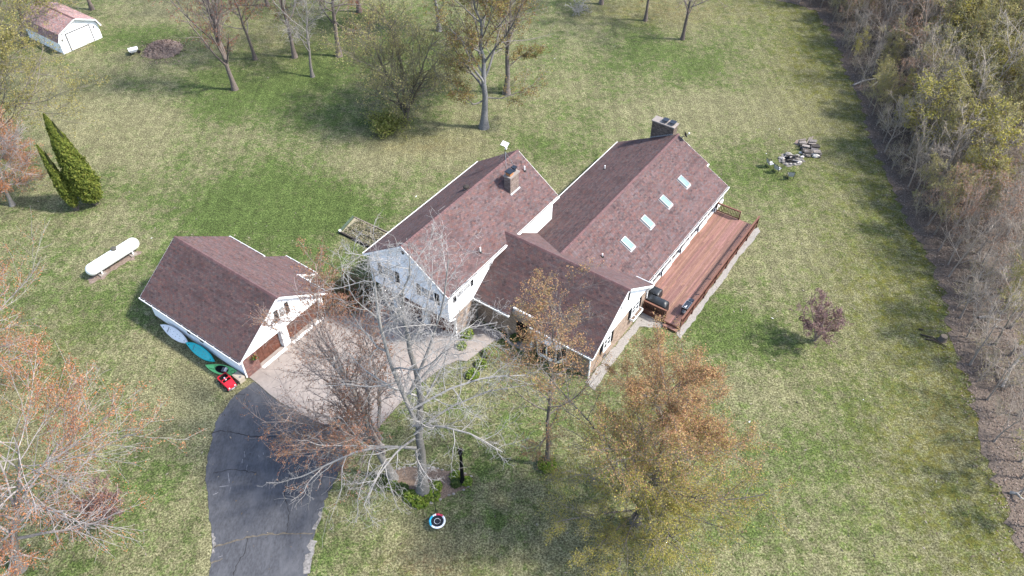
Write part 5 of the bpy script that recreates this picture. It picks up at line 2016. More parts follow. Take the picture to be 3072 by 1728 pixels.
# ================================================= soil mound, little cart, stump, branches
mx, my = (-41.63, 85.90)
md = world_thing("soil_mound", "low heap of brown dug soil and leaves on the far lawn", "soil mound", mx, my)
nn = 26
vs, fs = [], []
rm = random.Random(3)
for j in range(nn + 1):
    for i in range(nn + 1):
        x, y = -2.6 + 5.2 * i / nn, -2.5 + 5.0 * j / nn
        r2 = (x / 2.2) ** 2 + (y / 2.1) ** 2
        z = .85 * max(0, 1 - r2) ** .8 + (rm.uniform(-.08, .10) if r2 < 1.1 else 0) - .02
        vs.append((x, y, z if r2 < 1.15 else -.05))
for j in range(nn):
    for i in range(nn): fs.append((j * (nn + 1) + i, j * (nn + 1) + i + 1, (j + 1) * (nn + 1) + i + 1, (j + 1) * (nn + 1) + i))
b = MB()
b.add(vs, fs)
part("heap", b, M['soil'], md)
mp_ = np.c_[rg0.normal(0, 1.2, (1400, 2)), np.zeros(1400)]
mp_[:, 2] = .80 * np.clip(1 - (mp_[:, 0] / 2.2) ** 2 - (mp_[:, 1] / 2.1) ** 2, 0, 1) ** .8 + rg0.uniform(.03, .14, 1400)
mpal = np.array([(.10, .07, .06), (.30, .21, .175), (.20, .14, .12), (.36, .27, .23)])
o = scatter_quads("leaf_scraps", mp_, rg0.uniform(.05, .13, 1400), mpal[rg0.integers(0, 4, 1400)], M['litter'], 12, .6, md)
o['kind'] = 'stuff'

kx, ky = (-44.76, 84.83)
kt = world_thing("wheelbarrow", "small white wheelbarrow standing on the lawn in front of the shed", "wheelbarrow", kx, ky, 0, .5)
b = MB()
b.hexa([(-.3, -.25, .3), (.3, -.2, .3), (.3, .2, .3), (-.3, .25, .3), (-.45, -.42, .68), (.62, -.36, .72), (.62, .36, .72), (-.45, .42, .68)])
part("tray", b, M['whiteplastic'], kt)
for y in (-.3, .3):
    b = MB()
    b.tube([(.5, y * .5, .25), (-.4, y, .42), (-1.1, y, .75)], .03, 6)
    part("handle", b, M['darkwood'], kt)
    b = MB()
    b.tube([(-.3, y, .4), (-.4, y, 0.0)], .02, 5)
    part("leg", b, M['black'], kt)
b = MB()
b.tube([(.62, -.05, .2), (.62, .05, .2)], .2, 14)
part("wheel", b, M['rubber'], kt)

sx_, sy_ = (33.46, 40.28)
stp = world_thing("tree_stump", "short sawn tree stump at the lawn's edge by the woods", "tree stump", sx_, sy_)
b = MB()
b.lathe([(.36, -.05), (.30, .12), (.26, .45), (.255, .46)], (0, 0, 0), 12, (.16, .13, .11))
part("trunk", b, M['bark'], stp)
b = MB()
b.lathe([(.25, .461), (.0, .465)], (0, 0, 0), 12, (.24, .19, .14))
part("cut_face", b, M['bark'], stp)
for lab, pts_ in (("longest dark fallen branch lying left of the stump", [(31.92, 40.80), (32.70, 40.45), (33.45, 39.53)]), ("short dark fallen branch beside the longest one", [(32.14, 40.35), (32.71, 40.14), (33.10, 39.80)]), ("small stick lying above the fallen branches", [(32.00, 41.39), (32.29, 41.25)])):
    t = world_thing("fallen_branch", lab, "fallen branch", *pts_[0])
    b = MB()
    b.tube([(p[0] - pts_[0][0], p[1] - pts_[0][1], .07 + .05 * (i % 2)) for i, p in enumerate(pts_)], [.05, .06, .03][:len(pts_)], 6, (.07, .055, .045))
    part("limb", b, M['bark'], t)

# ================================================= trees
def unit(a): return a / (np.linalg.norm(a, axis=-1, keepdims=True) + 1e-9)


def resample(pts, k):
    pts = np.array(pts, float)
    t = np.r_[0, np.cumsum(np.linalg.norm(np.diff(pts, axis=0), axis=1))]
    s = np.linspace(0, t[-1], k)
    return np.stack([np.interp(s, t, pts[:, i]) for i in range(3)], 1)


def spawn(rg, P, Rd, PL_, n, t0, t1, ang, asd, ratio, taper, up, wob, k, rr, rmin, droop=0.0, lensd=.22):
    """Child shoots along every parent polyline (all parents at once)."""
    N, kk, _ = P.shape
    t = t0 + (t1 - t0) * (np.arange(n)[None] + rg.random((N, n))) / n
    f = t * (kk - 1)
    i = np.clip(f.astype(int), 0, kk - 2)
    f = (f - i)[..., None]
    rows = np.arange(N)[:, None]
    A, B = P[rows, i], P[rows, i + 1]
    base = A * (1 - f) + B * f
    tan = unit(B - A)
    rad = Rd[rows, i] * (1 - f[..., 0]) + Rd[rows, i + 1] * f[..., 0]
    az = rg.random((N, 1)) * 6.28 + np.arange(n)[None] * 2.39996 + rg.normal(0, .5, (N, n))
    ref = np.where(np.abs(tan[..., 2:3]) > .9, np.array([1.0, 0, 0]), np.array([0, 0, 1.0]))
    a = unit(np.cross(tan, ref))
    b = np.cross(tan, a)
    th = np.radians(rg.normal(ang, asd, (N, n)))[..., None]
    d = tan * np.cos(th) + (a * np.cos(az)[..., None] + b * np.sin(az)[..., None]) * np.sin(th)
    L = PL_[:, None] * ratio * (1 - taper * t) * np.exp(rg.normal(0, lensd, (N, n)))
    M_ = N * n
    d, base, L = d.reshape(M_, 3), base.reshape(M_, 3), L.reshape(M_)
    r0 = np.maximum(np.minimum(rad.reshape(M_) * rr, L * .035 + .004), rmin)
    pts = [base]
    for j in range(1, k):
        g = up - droop * (j / k)
        d = unit(d + np.array([0, 0, 1.0]) * g + rg.normal(0, wob, (M_, 3)))
        pts.append(pts[-1] + d * (L / (k - 1))[:, None])
    pts = np.stack(pts, 1)
    pts[..., 2] = np.maximum(pts[..., 2], .15)
    s = np.linspace(0, 1, k)[None]
    rads = np.maximum(r0[:, None] * (1 - .78 * s), rmin * .8)
    return pts, rads, L


def tubes(P, Rd, sides, col_thick, col_thin, rg):
    M_, k, _ = P.shape
    T = np.empty_like(P)
    T[:, 1:-1] = P[:, 2:] - P[:, :-2]
    T[:, 0] = P[:, 1] - P[:, 0]
    T[:, -1] = P[:, -1] - P[:, -2]
    T = unit(T)
    ref = np.where(np.abs(T[:, :1, 2:3]) > .8, np.array([1.0, 0, 0]), np.array([0, 0, 1.0]))
    a = unit(np.cross(T, np.broadcast_to(ref, T.shape)))
    b = np.cross(T, a)
    an = 2 * np.pi * np.arange(sides) / sides
    V = P[:, :, None] + (a[:, :, None] * np.cos(an)[:, None] + b[:, :, None] * np.sin(an)[:, None]) * Rd[..., None, None]
    base = (np.arange(M_)[:, None, None] * k + np.arange(k - 1)[None, :, None]) * sides
    j = np.arange(sides)[None, None]
    F = np.stack([base + j, base + (j + 1) % sides, base + sides + (j + 1) % sides, base + sides + j], -1).reshape(-1, 4)
    w = np.clip((Rd - .02) / .12, 0, 1)[..., None]
    C = np.array(col_thin) * (1 - w) + np.array(col_thick) * w
    C = C * np.exp(rg.normal(0, .13, (M_, 1, 1)))
    C = np.repeat(C[:, :, None], sides, 2).reshape(-1, 3)
    return V.reshape(-1, 3), F, C


def tree_meshes(spec, seed):
    rg = np.random.default_rng(seed)
    H, r0 = spec['H'], spec['r']
    kt = 14
    s = np.linspace(0, 1, kt)
    stems = spec.get('stems', 1)
    TP, TR = [], []
    for q in range(stems):
        lean = np.array(spec.get('lean', (0, 0)), float)
        if stems > 1: lean = lean + np.array([math.cos(q * 2.4 + seed), math.sin(q * 2.4 + seed)]) * spec.get('spread', .2) * H
        wv = np.cumsum(rg.normal(0, .018 * H * spec.get('crook', 1.0), (kt, 2)), 0) * s[:, None]
        hh = H * (1 if q == 0 else rg.uniform(.75, 1.0))
        TP.append(np.c_[lean[0] * s ** 1.3 + wv[:, 0], lean[1] * s ** 1.3 + wv[:, 1], -.1 + s * hh])
        flare = 1 + .55 * np.exp(-s * 28)
        TR.append(np.maximum(r0 * (.8 if stems > 1 else 1) * flare * (1 - .93 * s ** spec.get('tp', 1.0)), .02))
    P, Rd, L = np.array(TP), np.array(TR), np.full(stems, float(H))
    levels = [(P, Rd, L)]
    for li, lv in enumerate(spec['levels']):
        P, Rd, L = spawn(rg, P, Rd, L, lv['n'], *lv['t'], lv['ang'], lv.get('asd', 9), lv['ratio'], lv.get('taper', .5), lv.get('up', .05), lv.get('wob', .12), lv['k'], lv.get('rr', .6), lv.get('rmin', .008), lv.get('droop', 0), lv.get('lensd', .22))
        if li == 0 and 'extra' in spec:
            ex = np.array([resample(e, lv['k']) for e in spec['extra']])
            exr = np.array([np.linspace(r_, r_ * .35, lv['k']) for r_ in spec['extra_r']])
            exl = np.array([np.linalg.norm(np.diff(e, axis=0), axis=1).sum() for e in ex])
            P, Rd, L = np.r_[P, ex], np.r_[Rd, exr], np.r_[L, exl]
        levels.append((P, Rd, L))
    ct, cn = spec['bark'], spec['twig']
    out = []

    def join(ls):
        Vs, Fs, Cs, o = [], [], [], 0
        for V, F, C in ls:
            Vs.append(V); Fs.append(F + o); Cs.append(C); o += len(V)
        return np.concatenate(Vs), np.concatenate(Fs), np.concatenate(Cs)
    tr = [tubes(*levels[0][:2], spec.get('tsides', 9), ct, cn, rg)]
    out.append(('trunk', *join(tr), 'bark'))
    br = [tubes(levels[i][0], levels[i][1], 5 if i == 1 else (4 if i == 2 and spec.get('fine') else 3), ct, cn, rg) for i in range(1, len(levels))]
    out.append(('branches', *join(br), 'bark'))
    lf = spec.get('leaf')
    if lf:
        Ps = []
        for li, per in lf['per'].items():
            P = levels[li][0]
            M_, k, _ = P.shape
            t = rg.uniform(lf.get('t0', .3), 1.0, (M_, per)) * (k - 1)
            i = np.clip(t.astype(int), 0, k - 2)
            f = (t - i)[..., None]
            rows = np.arange(M_)[:, None]
            q = P[rows, i] * (1 - f) + P[rows, i + 1] * f
            Ps.append(q.reshape(-1, 3))
        Q = np.concatenate(Ps)
        Q = Q[rg.random(len(Q)) < lf.get('keep', 1.0)]
        if 'gap' in lf:                         # leave bare sectors so the crown is uneven
            ph = np.sin(Q[:, 0] * lf['gap'] + seed) + np.sin(Q[:, 1] * lf['gap'] * 1.2 + seed * 2) + np.sin(Q[:, 2] * lf['gap'] * .9)
            Q = Q[ph + rg.normal(0, .8, len(Q)) > -.5]
        Q = Q + rg.normal(0, lf.get('jit', .07), Q.shape)
        pal = np.array(lf['pal'], float)
        if 'low' in lf:
            z0, z1 = lf['lowz']
            ww = np.clip((Q[:, 2] - z0 + lf.get('lowx', 0) * Q[:, 0] + lf.get('lowy', 0) * Q[:, 1] + rg.normal(0, 1.1, len(Q))) / (z1 - z0), 0, 1)
            low = np.array(lf['low'], float)
            c = np.where(rg.random(len(Q))[:, None] < ww[:, None], pal[rg.integers(0, len(pal), len(Q))], low[rg.integers(0, len(low), len(Q))])
        else:
            c = pal[rg.integers(0, len(pal), len(Q))]
        c = c * rg.uniform(.7, 1.3, (len(Q), 1))
        N = len(Q)
        size = rg.uniform(.7, 1.35, N) * lf['size']
        nz = unit(rg.normal(0, 1, (N, 3)) + np.array([0, 0, .5]))
        a = unit(np.cross(nz, rg.normal(size=(N, 3)))) * size[:, None]
        b = unit(np.cross(nz, a)) * size[:, None] * .6
        V = np.stack([Q - a, Q - b, Q + a, Q + b], 1).reshape(-1, 3)
        out.append(('crown', V, np.arange(4 * N).reshape(-1, 4), np.repeat(c, 4, 0), 'leaf'))
    return out


def build_tree(name, spec, seed, label, x, y, rot=0.0, cat="tree", group=None, scale=1.0, bark='bark'):
    t = bpy.data.objects.new(name, None)
    COL.objects.link(t)
    t.location = (x, y, 0)
    t.rotation_euler = (0, 0, rot)
    t.scale = (scale,) * 3
    tag(t, label, cat, group)
    for pn_, V, F, C, mk in tree_meshes(spec, seed):
        array_mesh(pn_, V, F, C, M[mk], t, smooth=(mk == 'bark'))
    return t


GREY, SILVER, TWIG, BRN = (.20, .18, .16), (.29, .275, .255), (.34, .315, .295), (.16, .125, .10)
ORANGE = [(.52, .30, .14), (.58, .34, .17), (.46, .23, .12), (.58, .42, .20), (.48, .36, .14), (.50, .27, .16)]
YEL = [(.44, .39, .08), (.50, .44, .12), (.36, .34, .07), (.48, .38, .10)]
REDB_ = [(.42, .115, .05), (.36, .095, .05), (.48, .16, .075), (.30, .085, .05)]
OLV = [(.20, .20, .055), (.25, .24, .075), (.17, .165, .05), (.28, .25, .09)]
PINKB = [(.34, .19, .13), (.40, .24, .16), (.28, .14, .10), (.36, .17, .11)]

# the big silver bare tree in front
T1 = dict(H=19.5, r=.34, tp=.9, lean=(2.4, 1.2), bark=(.20, .19, .175), twig=(.42, .40, .38), tsides=12, fine=True,
          extra=[[(0, 0, 4.9), (.15, -.9, 5.35), (.55, -1.7, 5.45), (.95, -2.1, 5.2), (1.15, -2.28, 5.12)],
                 [(0, 0, 5.2), (-1.5, -.5, 6.1), (-3.2, -1.0, 6.4), (-5.0, -1.4, 5.6), (-6.8, -1.7, 4.6)],
                 [(0, 0, 6.2), (-.8, -1.3, 6.9), (-1.8, -2.8, 6.6), (-2.6, -4.0, 5.4)],
                 [(0, 0, 7.5), (1.8, -.8, 8.6), (3.6, -1.2, 8.4), (5.3, -1.6, 7.2)],
                 [(0, 0, 9.0), (2.2, .6, 10.2), (4.4, 1.2, 10.6), (6.6, 1.8, 10.0)], [(0, 0, 6.6), (2.0, .9, 8.0), (4.4, 1.7, 8.6), (7.2, 2.6, 8.2)], [(0, 0, 10.5), (1.6, .9, 12.3), (2.9, 2.4, 13.3), (5.0, 3.0, 13.2)],
                 [(0.1, 0.1, 8.2), (-.9, 1.0, 11.5), (-1.3, 1.5, 15.0), (-1.2, 1.8, 18.5)],
                 [(0.1, 0.1, 10.5), (1.2, .9, 13.0), (2.2, 1.6, 16.0), (2.6, 2.2, 18.8)]],
          extra_r=[.085, .11, .085, .085, .085, .075, .065, .15, .10],
          levels=[dict(n=17, t=(.33, .97), ang=62, asd=14, ratio=.36, taper=.62, up=.07, wob=.13, k=9, rr=.45, rmin=.024),
                  dict(n=10, t=(.2, 1), ang=48, asd=12, ratio=.48, taper=.45, up=.03, wob=.20, k=7, rr=.55, rmin=.013),
                  dict(n=8, t=(.15, 1), ang=46, asd=14, ratio=.52, taper=.4, up=.0, wob=.26, k=6, rr=.6, rmin=.0095, droop=.12),
                  dict(n=3, t=(.2, 1), ang=48, asd=15, ratio=.5, taper=.3, up=.0, wob=.3, k=4, rr=.7, rmin=.0075, droop=.2)])
build_tree("bare_tree", T1, 4, "tallest silver grey bare tree in front of the house with a swing limb", *(-5.81, 26.82))

T2 = dict(H=12.8, r=.30, lean=(-2.6, 2.6), tp=.8, bark=(.23, .215, .195), twig=(.36, .29, .255), tsides=10, fine=True,
          extra=[[(-.2, .2, 3.2), (-1.8, .4, 4.6), (-3.6, .5, 5.4), (-5.6, .4, 5.8), (-7.4, .2, 6.0)],
                 [(-.3, .3, 4.0), (-1.6, 1.6, 6.2), (-2.9, 2.9, 7.6), (-4.2, 4.0, 8.8)],
                 [(-.4, .4, 5.2), (-.2, 1.6, 7.0), (-.5, 2.6, 8.8), (-1.0, 3.4, 10.2)],
                 [(-.2, .2, 3.6), (-1.6, -.7, 4.6), (-3.2, -1.1, 5.0), (-5.2, -1.2, 5.2)],
                 [(-.2, .2, 2.6), (-2.0, 1.0, 3.4), (-4.2, 1.6, 3.8), (-6.4, 2.0, 3.6)], [(-.3, .3, 3.2), (-2.4, 2.6, 5.0), (-4.2, 3.8, 5.6), (-5.9, 5.0, 5.8)], [(-.2, .2, 3.0), (-2.2, 0.0, 3.8), (-4.6, .4, 4.2), (-6.6, 1.0, 4.0)]],
          extra_r=[.10, .13, .12, .08, .08, .10, .08],
          levels=[dict(n=15, t=(.25, .97), ang=50, asd=10, ratio=.48, taper=.5, up=.09, wob=.11, k=8, rr=.55, rmin=.026),
                  dict(n=13, t=(.15, 1), ang=44, asd=11, ratio=.50, taper=.45, up=.06, wob=.12, k=6, rr=.6, rmin=.014),
                  dict(n=11, t=(.12, 1), ang=42, asd=13, ratio=.50, taper=.4, up=.04, wob=.15, k=4, rr=.65, rmin=.009)],
          leaf=dict(per={3: 15, 2: 4}, size=.044, pal=[(.36, .165, .105), (.44, .21, .125), (.30, .13, .09), (.42, .25, .13), (.48, .25, .13)], jit=.06, gap=.55))
build_tree("budding_tree", T2, 8, "leaning tree with reddish buds reaching over the concrete apron", *(-7.89, 27.89))

T3 = dict(H=15.3, r=.17, lean=(.3, .6), tp=.85, bark=(.15, .13, .11), twig=(.22, .19, .165), crook=.7,
          levels=[dict(n=26, t=(.22, .98), ang=54, asd=9, ratio=.27, taper=.45, up=.10, wob=.10, k=7, rr=.5, rmin=.018),
                  dict(n=9, t=(.15, 1), ang=40, asd=10, ratio=.48, taper=.4, up=.06, wob=.13, k=5, rr=.6, rmin=.011),
                  dict(n=6, t=(.15, 1), ang=40, asd=12, ratio=.5, taper=.3, up=.05, wob=.14, k=4, rr=.65, rmin=.008)],
          leaf=dict(per={3: 12, 2: 4}, size=.047, pal=ORANGE, jit=.08, gap=.8))
build_tree("budding_tree", T3, 15, "slim tree with orange buds standing between the house front and the lawn", *(2.38, 29.00))

T4 = dict(H=14.6, r=.27, lean=(.5, .6), tp=.85, stems=1, bark=(.17, .15, .135), twig=(.28, .24, .21), tsides=10, fine=True,
          extra=[[(0, 0, 1.2), (-.8, -1.8, 2.2), (-1.4, -3.4, 2.8), (-1.8, -4.7, 2.8)], [(0, 0, 1.4), (1, -2, 2.4), (2.2, -3.8, 3.0), (3, -4.8, 3.0)],
                 [(0, 0, 1.5), (-2, -.8, 2.6), (-4, -1.6, 3.4), (-5.4, -2, 3.6)], [(0, 0, 1.8), (2.2, -.3, 3), (4.2, -.8, 4), (5.4, -1, 4.4)],
                 [(0, 0, 1.3), (-1.8, -2, 2.4), (-3.4, -3.6, 2.8)], [(0, 0, 2.2), (.2, -2.2, 3.6), (.5, -4.2, 4.4)], [(0, 0, 2.5), (-2.2, .4, 4), (-4.6, .6, 5)], [(0, 0, 2.5), (2.4, -1.8, 4), (4.2, -3.0, 4.8)]],
          extra_r=[.06, .06, .07, .07, .06, .06, .07, .07],
          levels=[dict(n=36, t=(.09, .97), ang=58, asd=12, ratio=.50, taper=.60, up=.08, wob=.10, k=8, rr=.5, rmin=.020),
                  dict(n=13, t=(.15, 1), ang=42, asd=10, ratio=.46, taper=.45, up=.06, wob=.12, k=6, rr=.6, rmin=.013),
                  dict(n=8, t=(.15, 1), ang=42, asd=13, ratio=.50, taper=.35, up=.05, wob=.15, k=4, rr=.65, rmin=.007)],
          leaf=dict(per={3: 26, 2: 12}, size=.040, pal=ORANGE, low=YEL, lowz=(5.8, 12.8), lowx=.35, lowy=.6, jit=.11, t0=.1))
build_tree("budding_tree", T4, 23, "large broad tree with orange and yellow spring leaves on the front lawn", *(7.88, 24.78))

LEFT = dict(H=12.5, r=.30, lean=(4.0, 2.2), tp=.8, bark=(.25, .23, .21), twig=(.42, .38, .36), tsides=10, fine=True,
            levels=[dict(n=27, t=(.2, .97), ang=66, asd=12, ratio=.62, taper=.46, up=.03, wob=.08, k=9, rr=.5, rmin=.026),
                    dict(n=14, t=(.15, 1), ang=36, asd=10, ratio=.48, taper=.45, up=.04, wob=.10, k=6, rr=.6, rmin=.015),
                    dict(n=6, t=(.15, 1), ang=34, asd=12, ratio=.46, taper=.35, up=.06, wob=.13, k=4, rr=.65, rmin=.010)],
            leaf=dict(per={3: 24, 2: 8}, size=.044, pal=[(.60, .24, .09), (.50, .19, .08), (.60, .29, .13), (.46, .18, .10), (.56, .36, .22)], jit=.11, gap=.6, t0=.25))
build_tree("red_budded_tree", LEFT, 31, "nearest red budded tree with long pale limbs at the left edge of the lawn", -29.8, 21.6)
build_tree("red_budded_tree", dict(LEFT, H=11.5, lean=(2.5, 1.0)), 37, "red budded tree at the left edge farther from the driveway, toward the propane tank", -38.6, 33.0)
PUR = dict(H=3.0, r=.06, stems=4, spread=.28, bark=(.20, .16, .15), twig=(.34, .26, .24),
           levels=[dict(n=9, t=(.2, .95), ang=42, ratio=.45, taper=.35, up=.1, k=5, rr=.6, rmin=.012),
                   dict(n=6, t=(.2, 1), ang=42, ratio=.5, taper=.3, up=.05, k=4, rr=.6, rmin=.008)],
           leaf=dict(per={2: 28, 1: 8}, size=.045, pal=[(.30, .18, .17), (.35, .22, .205), (.25, .15, .14), (.40, .27, .25)], jit=.06))
build_tree("purple_shrub", PUR, 41, "round purple leaved shrub alone on the lawn right of the deck", *(23.53, 40.17), cat="shrub", scale=1.22)
build_tree("purple_shrub", PUR, 43, "dark red leaved shrub under the red budded tree's limbs at left", *(-25.44, 24.80), cat="shrub", scale=1.05)

YL = dict(H=11.5, r=.22, lean=(4.4, .8), bark=(.17, .145, .12), twig=(.28, .24, .19),
          levels=[dict(n=24, t=(.2, .96), ang=60, asd=10, ratio=.68, taper=.5, up=.05, wob=.1, k=8, rr=.5, rmin=.025),
                  dict(n=9, t=(.15, 1), ang=40, ratio=.46, taper=.45, up=.05, wob=.12, k=5, rr=.6, rmin=.015),
                  dict(n=6, t=(.15, 1), ang=40, ratio=.48, taper=.3, up=.04, wob=.14, k=4, rr=.6, rmin=.010)],
          leaf=dict(per={3: 20, 2: 6}, size=.07, pal=[(.42, .37, .13), (.44, .40, .14), (.32, .30, .08), (.40, .32, .10)], jit=.13, gap=.6))
build_tree("yellow_budded_tree", YL, 51, "yellow budded tree at the left edge behind the arborvitae", -50.2, 64.0)
build_tree("yellow_budded_tree", dict(YL, H=12.5), 53, "yellow budded tree in the far left corner, left of the shed", -57.0, 76.0)
build_tree("yellow_budded_tree", dict(YL, H=12), 57, "yellow budded tree overhanging the shed's rear roof", -58.5, 86.5)
build_tree("red_budded_tree", dict(LEFT, H=7.5, r=.2, lean=(.6, .2)), 59, "small red budded tree beside the yellow one at the left edge", -46.2, 56.5)

# two clipped-looking columns of arborvitae
def arbor(label, x, y, H, rb, lean, seed):
    rg = np.random.default_rng(seed)
    t = world_thing("arborvitae", label, "evergreen tree", x, y, 0, 0, "arborvitae columns")
    N = int(30000 * (H / 9.7) * (rb / 1.25))
    s = rg.random(N) ** .75
    prof_ = rb * np.minimum(1, (1 - s) * 1.45) ** .8 * np.minimum(1, .55 + s * 3.2)
    a = rg.random(N) * 6.283
    lump = 1 + .07 * np.sin(a * 5 + s * 23) + .07 * np.sin(a * 3 - s * 37 + seed) + .06 * np.sin(a * 9 + s * 71) + rg.normal(0, .05, N)
    q = prof_ * lump * (1.08 - .34 * rg.random(N) ** 1.5)
    z = .55 + s * (H - .55)
    Pz = np.c_[q * np.cos(a) + lean[0] * s, q * np.sin(a) + lean[1] * s, z]
    nz = unit(np.c_[np.cos(a), np.sin(a), np.full(N, .35)] + rg.normal(0, .55, (N, 3)))
    aa = unit(np.cross(nz, rg.normal(0, .5, (N, 3)) + np.array([0, 0, 1.0])))
    up_ = unit(np.cross(nz, aa))
    sz = rg.uniform(.045, .105, N)[:, None]
    V = np.stack([Pz - aa * sz * .7, Pz - up_ * sz, Pz + aa * sz * .7, Pz + up_ * sz * 1.2], 1).reshape(-1, 3)
    pal = np.array([(.14, .185, .028), (.175, .22, .034), (.115, .155, .025), (.225, .265, .042), (.28, .295, .055)])
    c = pal[rg.integers(0, 5, N)] * rg.uniform(.75, 1.25, (N, 1))
    array_mesh("crown", V, np.arange(4 * N).reshape(-1, 4), np.repeat(c, 4, 0), M['leaf'], t)
    b = MB()
    b.tube([(0, 0, -.05), (.02, 0, .5), (lean[0] * .4, lean[1] * .4, H * .45), (lean[0] * .85, lean[1] * .85, H * .86)], [.22, .16, .14, .03], 8, (.16, .13, .11))
    for q_ in range(5):
        b.tube([(.15 * math.cos(q_ * 1.3), .15 * math.sin(q_ * 1.3), -.05), (.35 * math.cos(q_ * 1.3), .3 * math.sin(q_ * 1.3), .8)], .06, 5, (.18, .15, .13))
    part("trunk", b, M['bark'], t)
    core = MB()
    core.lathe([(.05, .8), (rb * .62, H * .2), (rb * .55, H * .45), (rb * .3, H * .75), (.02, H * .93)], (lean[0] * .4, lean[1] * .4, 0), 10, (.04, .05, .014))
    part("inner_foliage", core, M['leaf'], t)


arbor("taller dark green arborvitae column on the left lawn", -38.6, 56.7, 9.7, 1.12, (-.7, -.1), 3)
arbor("shorter arborvitae column pressed against the taller one's left side", -40.0, 55.9, 7.0, .56, (-.75, .1), 4)

# far lawn trees
FAR = dict(H=15, r=.28, lean=(-.8, 0), tp=.8, stems=1, bark=(.19, .155, .135), twig=(.27, .225, .205),
           levels=[dict(n=26, t=(.14, .96), ang=22, asd=9, ratio=.52, taper=.42, up=.09, wob=.08, k=8, rr=.62, rmin=.035),
                   dict(n=8, t=(.2, 1), ang=38, ratio=.45, taper=.4, up=.05, wob=.12, k=5, rr=.6, rmin=.02),
                   dict(n=6, t=(.2, 1), ang=40, ratio=.5, taper=.3, up=.04, wob=.14, k=4, rr=.6, rmin=.013)],
           leaf=dict(per={3: 16}, size=.05, pal=REDB_ + [(.30, .18, .12), (.34, .22, .14)], jit=.09, gap=.6))
FARP = dict(FAR, H=15, levels=[dict(n=22, t=(.22, .96), ang=68, asd=12, ratio=.40, taper=.4, up=.03, wob=.12, k=7, rr=.5, rmin=.03)] + FAR['levels'][1:])
SMALL = dict(FAR, H=8.3, r=.20, lean=(-.4, .3), bark=(.22, .20, .18), twig=(.37, .345, .32), leaf=None,
             levels=[dict(n=11, t=(.30, .95), ang=44, asd=12, ratio=.58, taper=.45, up=.08, wob=.14, k=7, rr=.6, rmin=.032),
                     dict(n=9, t=(.2, 1), ang=44, ratio=.45, taper=.4, up=.04, wob=.18, k=5, rr=.6, rmin=.02),
                     dict(n=7, t=(.2, 1), ang=44, ratio=.5, taper=.3, up=.02, wob=.2, k=4, rr=.6, rmin=.013)])
BIGY = dict(H=17, r=.40, lean=(-.2, .4), tp=.75, bark=(.25, .245, .24), twig=(.25, .215, .185), tsides=11,
            extra=[[(0, 0, 3.6), (1.6, -.2, 3.5), (3.6, -.1, 4.2), (5.6, .2, 5.2)], [(0, 0, 3.2), (-.9, -.6, 3.0), (-1.9, -1.0, 4.4), (-2.8, -1.3, 5.6)]],
            extra_r=[.07, .09],
            levels=[dict(n=20, t=(.26, .96), ang=38, asd=10, ratio=.50, taper=.45, up=.08, wob=.09, k=8, rr=.6, rmin=.04),
                    dict(n=9, t=(.2, 1), ang=42, ratio=.46, taper=.4, up=.04, wob=.12, k=5, rr=.6, rmin=.022),
                    dict(n=7, t=(.2, 1), ang=42, ratio=.5, taper=.3, up=.03, wob=.14, k=4, rr=.6, rmin=.014)],
            leaf=dict(per={3: 24, 2: 8}, size=.07, pal=[(.34, .29, .09), (.35, .29, .09), (.25, .22, .06), (.34, .21, .08), (.28, .15, .07)], jit=.14, gap=.5))
BUSHY = dict(H=9.0, r=.20, stems=5, spread=.42, crook=1.3, bark=(.15, .125, .105), twig=(.21, .18, .14),
             levels=[dict(n=13, t=(.15, .95), ang=55, asd=12, ratio=.55, taper=.4, up=.04, wob=.12, k=7, rr=.55, rmin=.03),
                     dict(n=8, t=(.2, 1), ang=42, ratio=.46, taper=.4, up=.03, wob=.14, k=5, rr=.6, rmin=.018),
                     dict(n=6, t=(.2, 1), ang=42, ratio=.5, taper=.3, up=.03, wob=.14, k=4, rr=.6, rmin=.012)],
             leaf=dict(per={3: 6, 2: 2}, size=.06, pal=[(.47, .43, .16), (.41, .37, .14), (.51, .46, .20), (.36, .31, .13)], jit=.18))
build_tree("upright_tree", FAR, 61, "upright many stemmed tree with reddish buds left of the far lawn's centre", *(-30.84, 77.03))
build_tree("small_bare_tree", SMALL, 63, "small pale bare tree right of the upright many stemmed tree", *(-22.73, 79.83))
build_tree("far_tree", dict(FARP, H=14, r=.2, lean=(-1.2, 0)), 65, "thin leaning far lawn trunk just right of the upright many stemmed tree", *(-30.16, 83.74))
build_tree("far_tree", dict(FARP, H=16, r=.25, lean=(-1.0, .5)), 67, "far lawn trunk with twiggy knots behind the small pale tree's left side", *(-25.61, 84.24))
build_tree("far_tree", dict(FARP, H=16, r=.30, lean=(-.4, .3)), 69, "straight far lawn trunk behind the small pale tree's right side", *(-20.49, 84.59))
build_tree("far_tree", dict(FARP, H=15, r=.28, lean=(-.5, .2)), 71, "far lawn trunk near the picture's top between the straight trunk and the olive tree", *(-19.70, 96.02))
build_tree("far_tree", dict(FARP, H=15, r=.22), 73, "far trunk left of the top, seen only by its base behind the thin leaning trunk", *(-31.83, 97.65))
build_tree("far_tree", dict(FARP, H=14, r=.24, lean=(-.6, 0)), 75, "dark trunk rising just behind the shed", *(-54.17, 96.53))
build_tree("silver_trunk_tree", BIGY, 77, "big silver trunked tree with yellow buds behind the house", *(-2.98, 69.64))
build_tree("budding_tree", dict(BIGY, H=16, r=.33, lean=(.3, .3), bark=(.19, .165, .15), extra=[[(0, 0, 3), (1.5, .5, 4.2), (3, .8, 4.6)]], extra_r=[.07]), 79, "dark trunked yellow budded tree just right behind the big silver trunk", *(-0.66, 76.37))
build_tree("olive_tree", BUSHY, 81, "broad bushy olive budded tree left of the big silver trunk", *(-11.30, 71.49), scale=1.12)
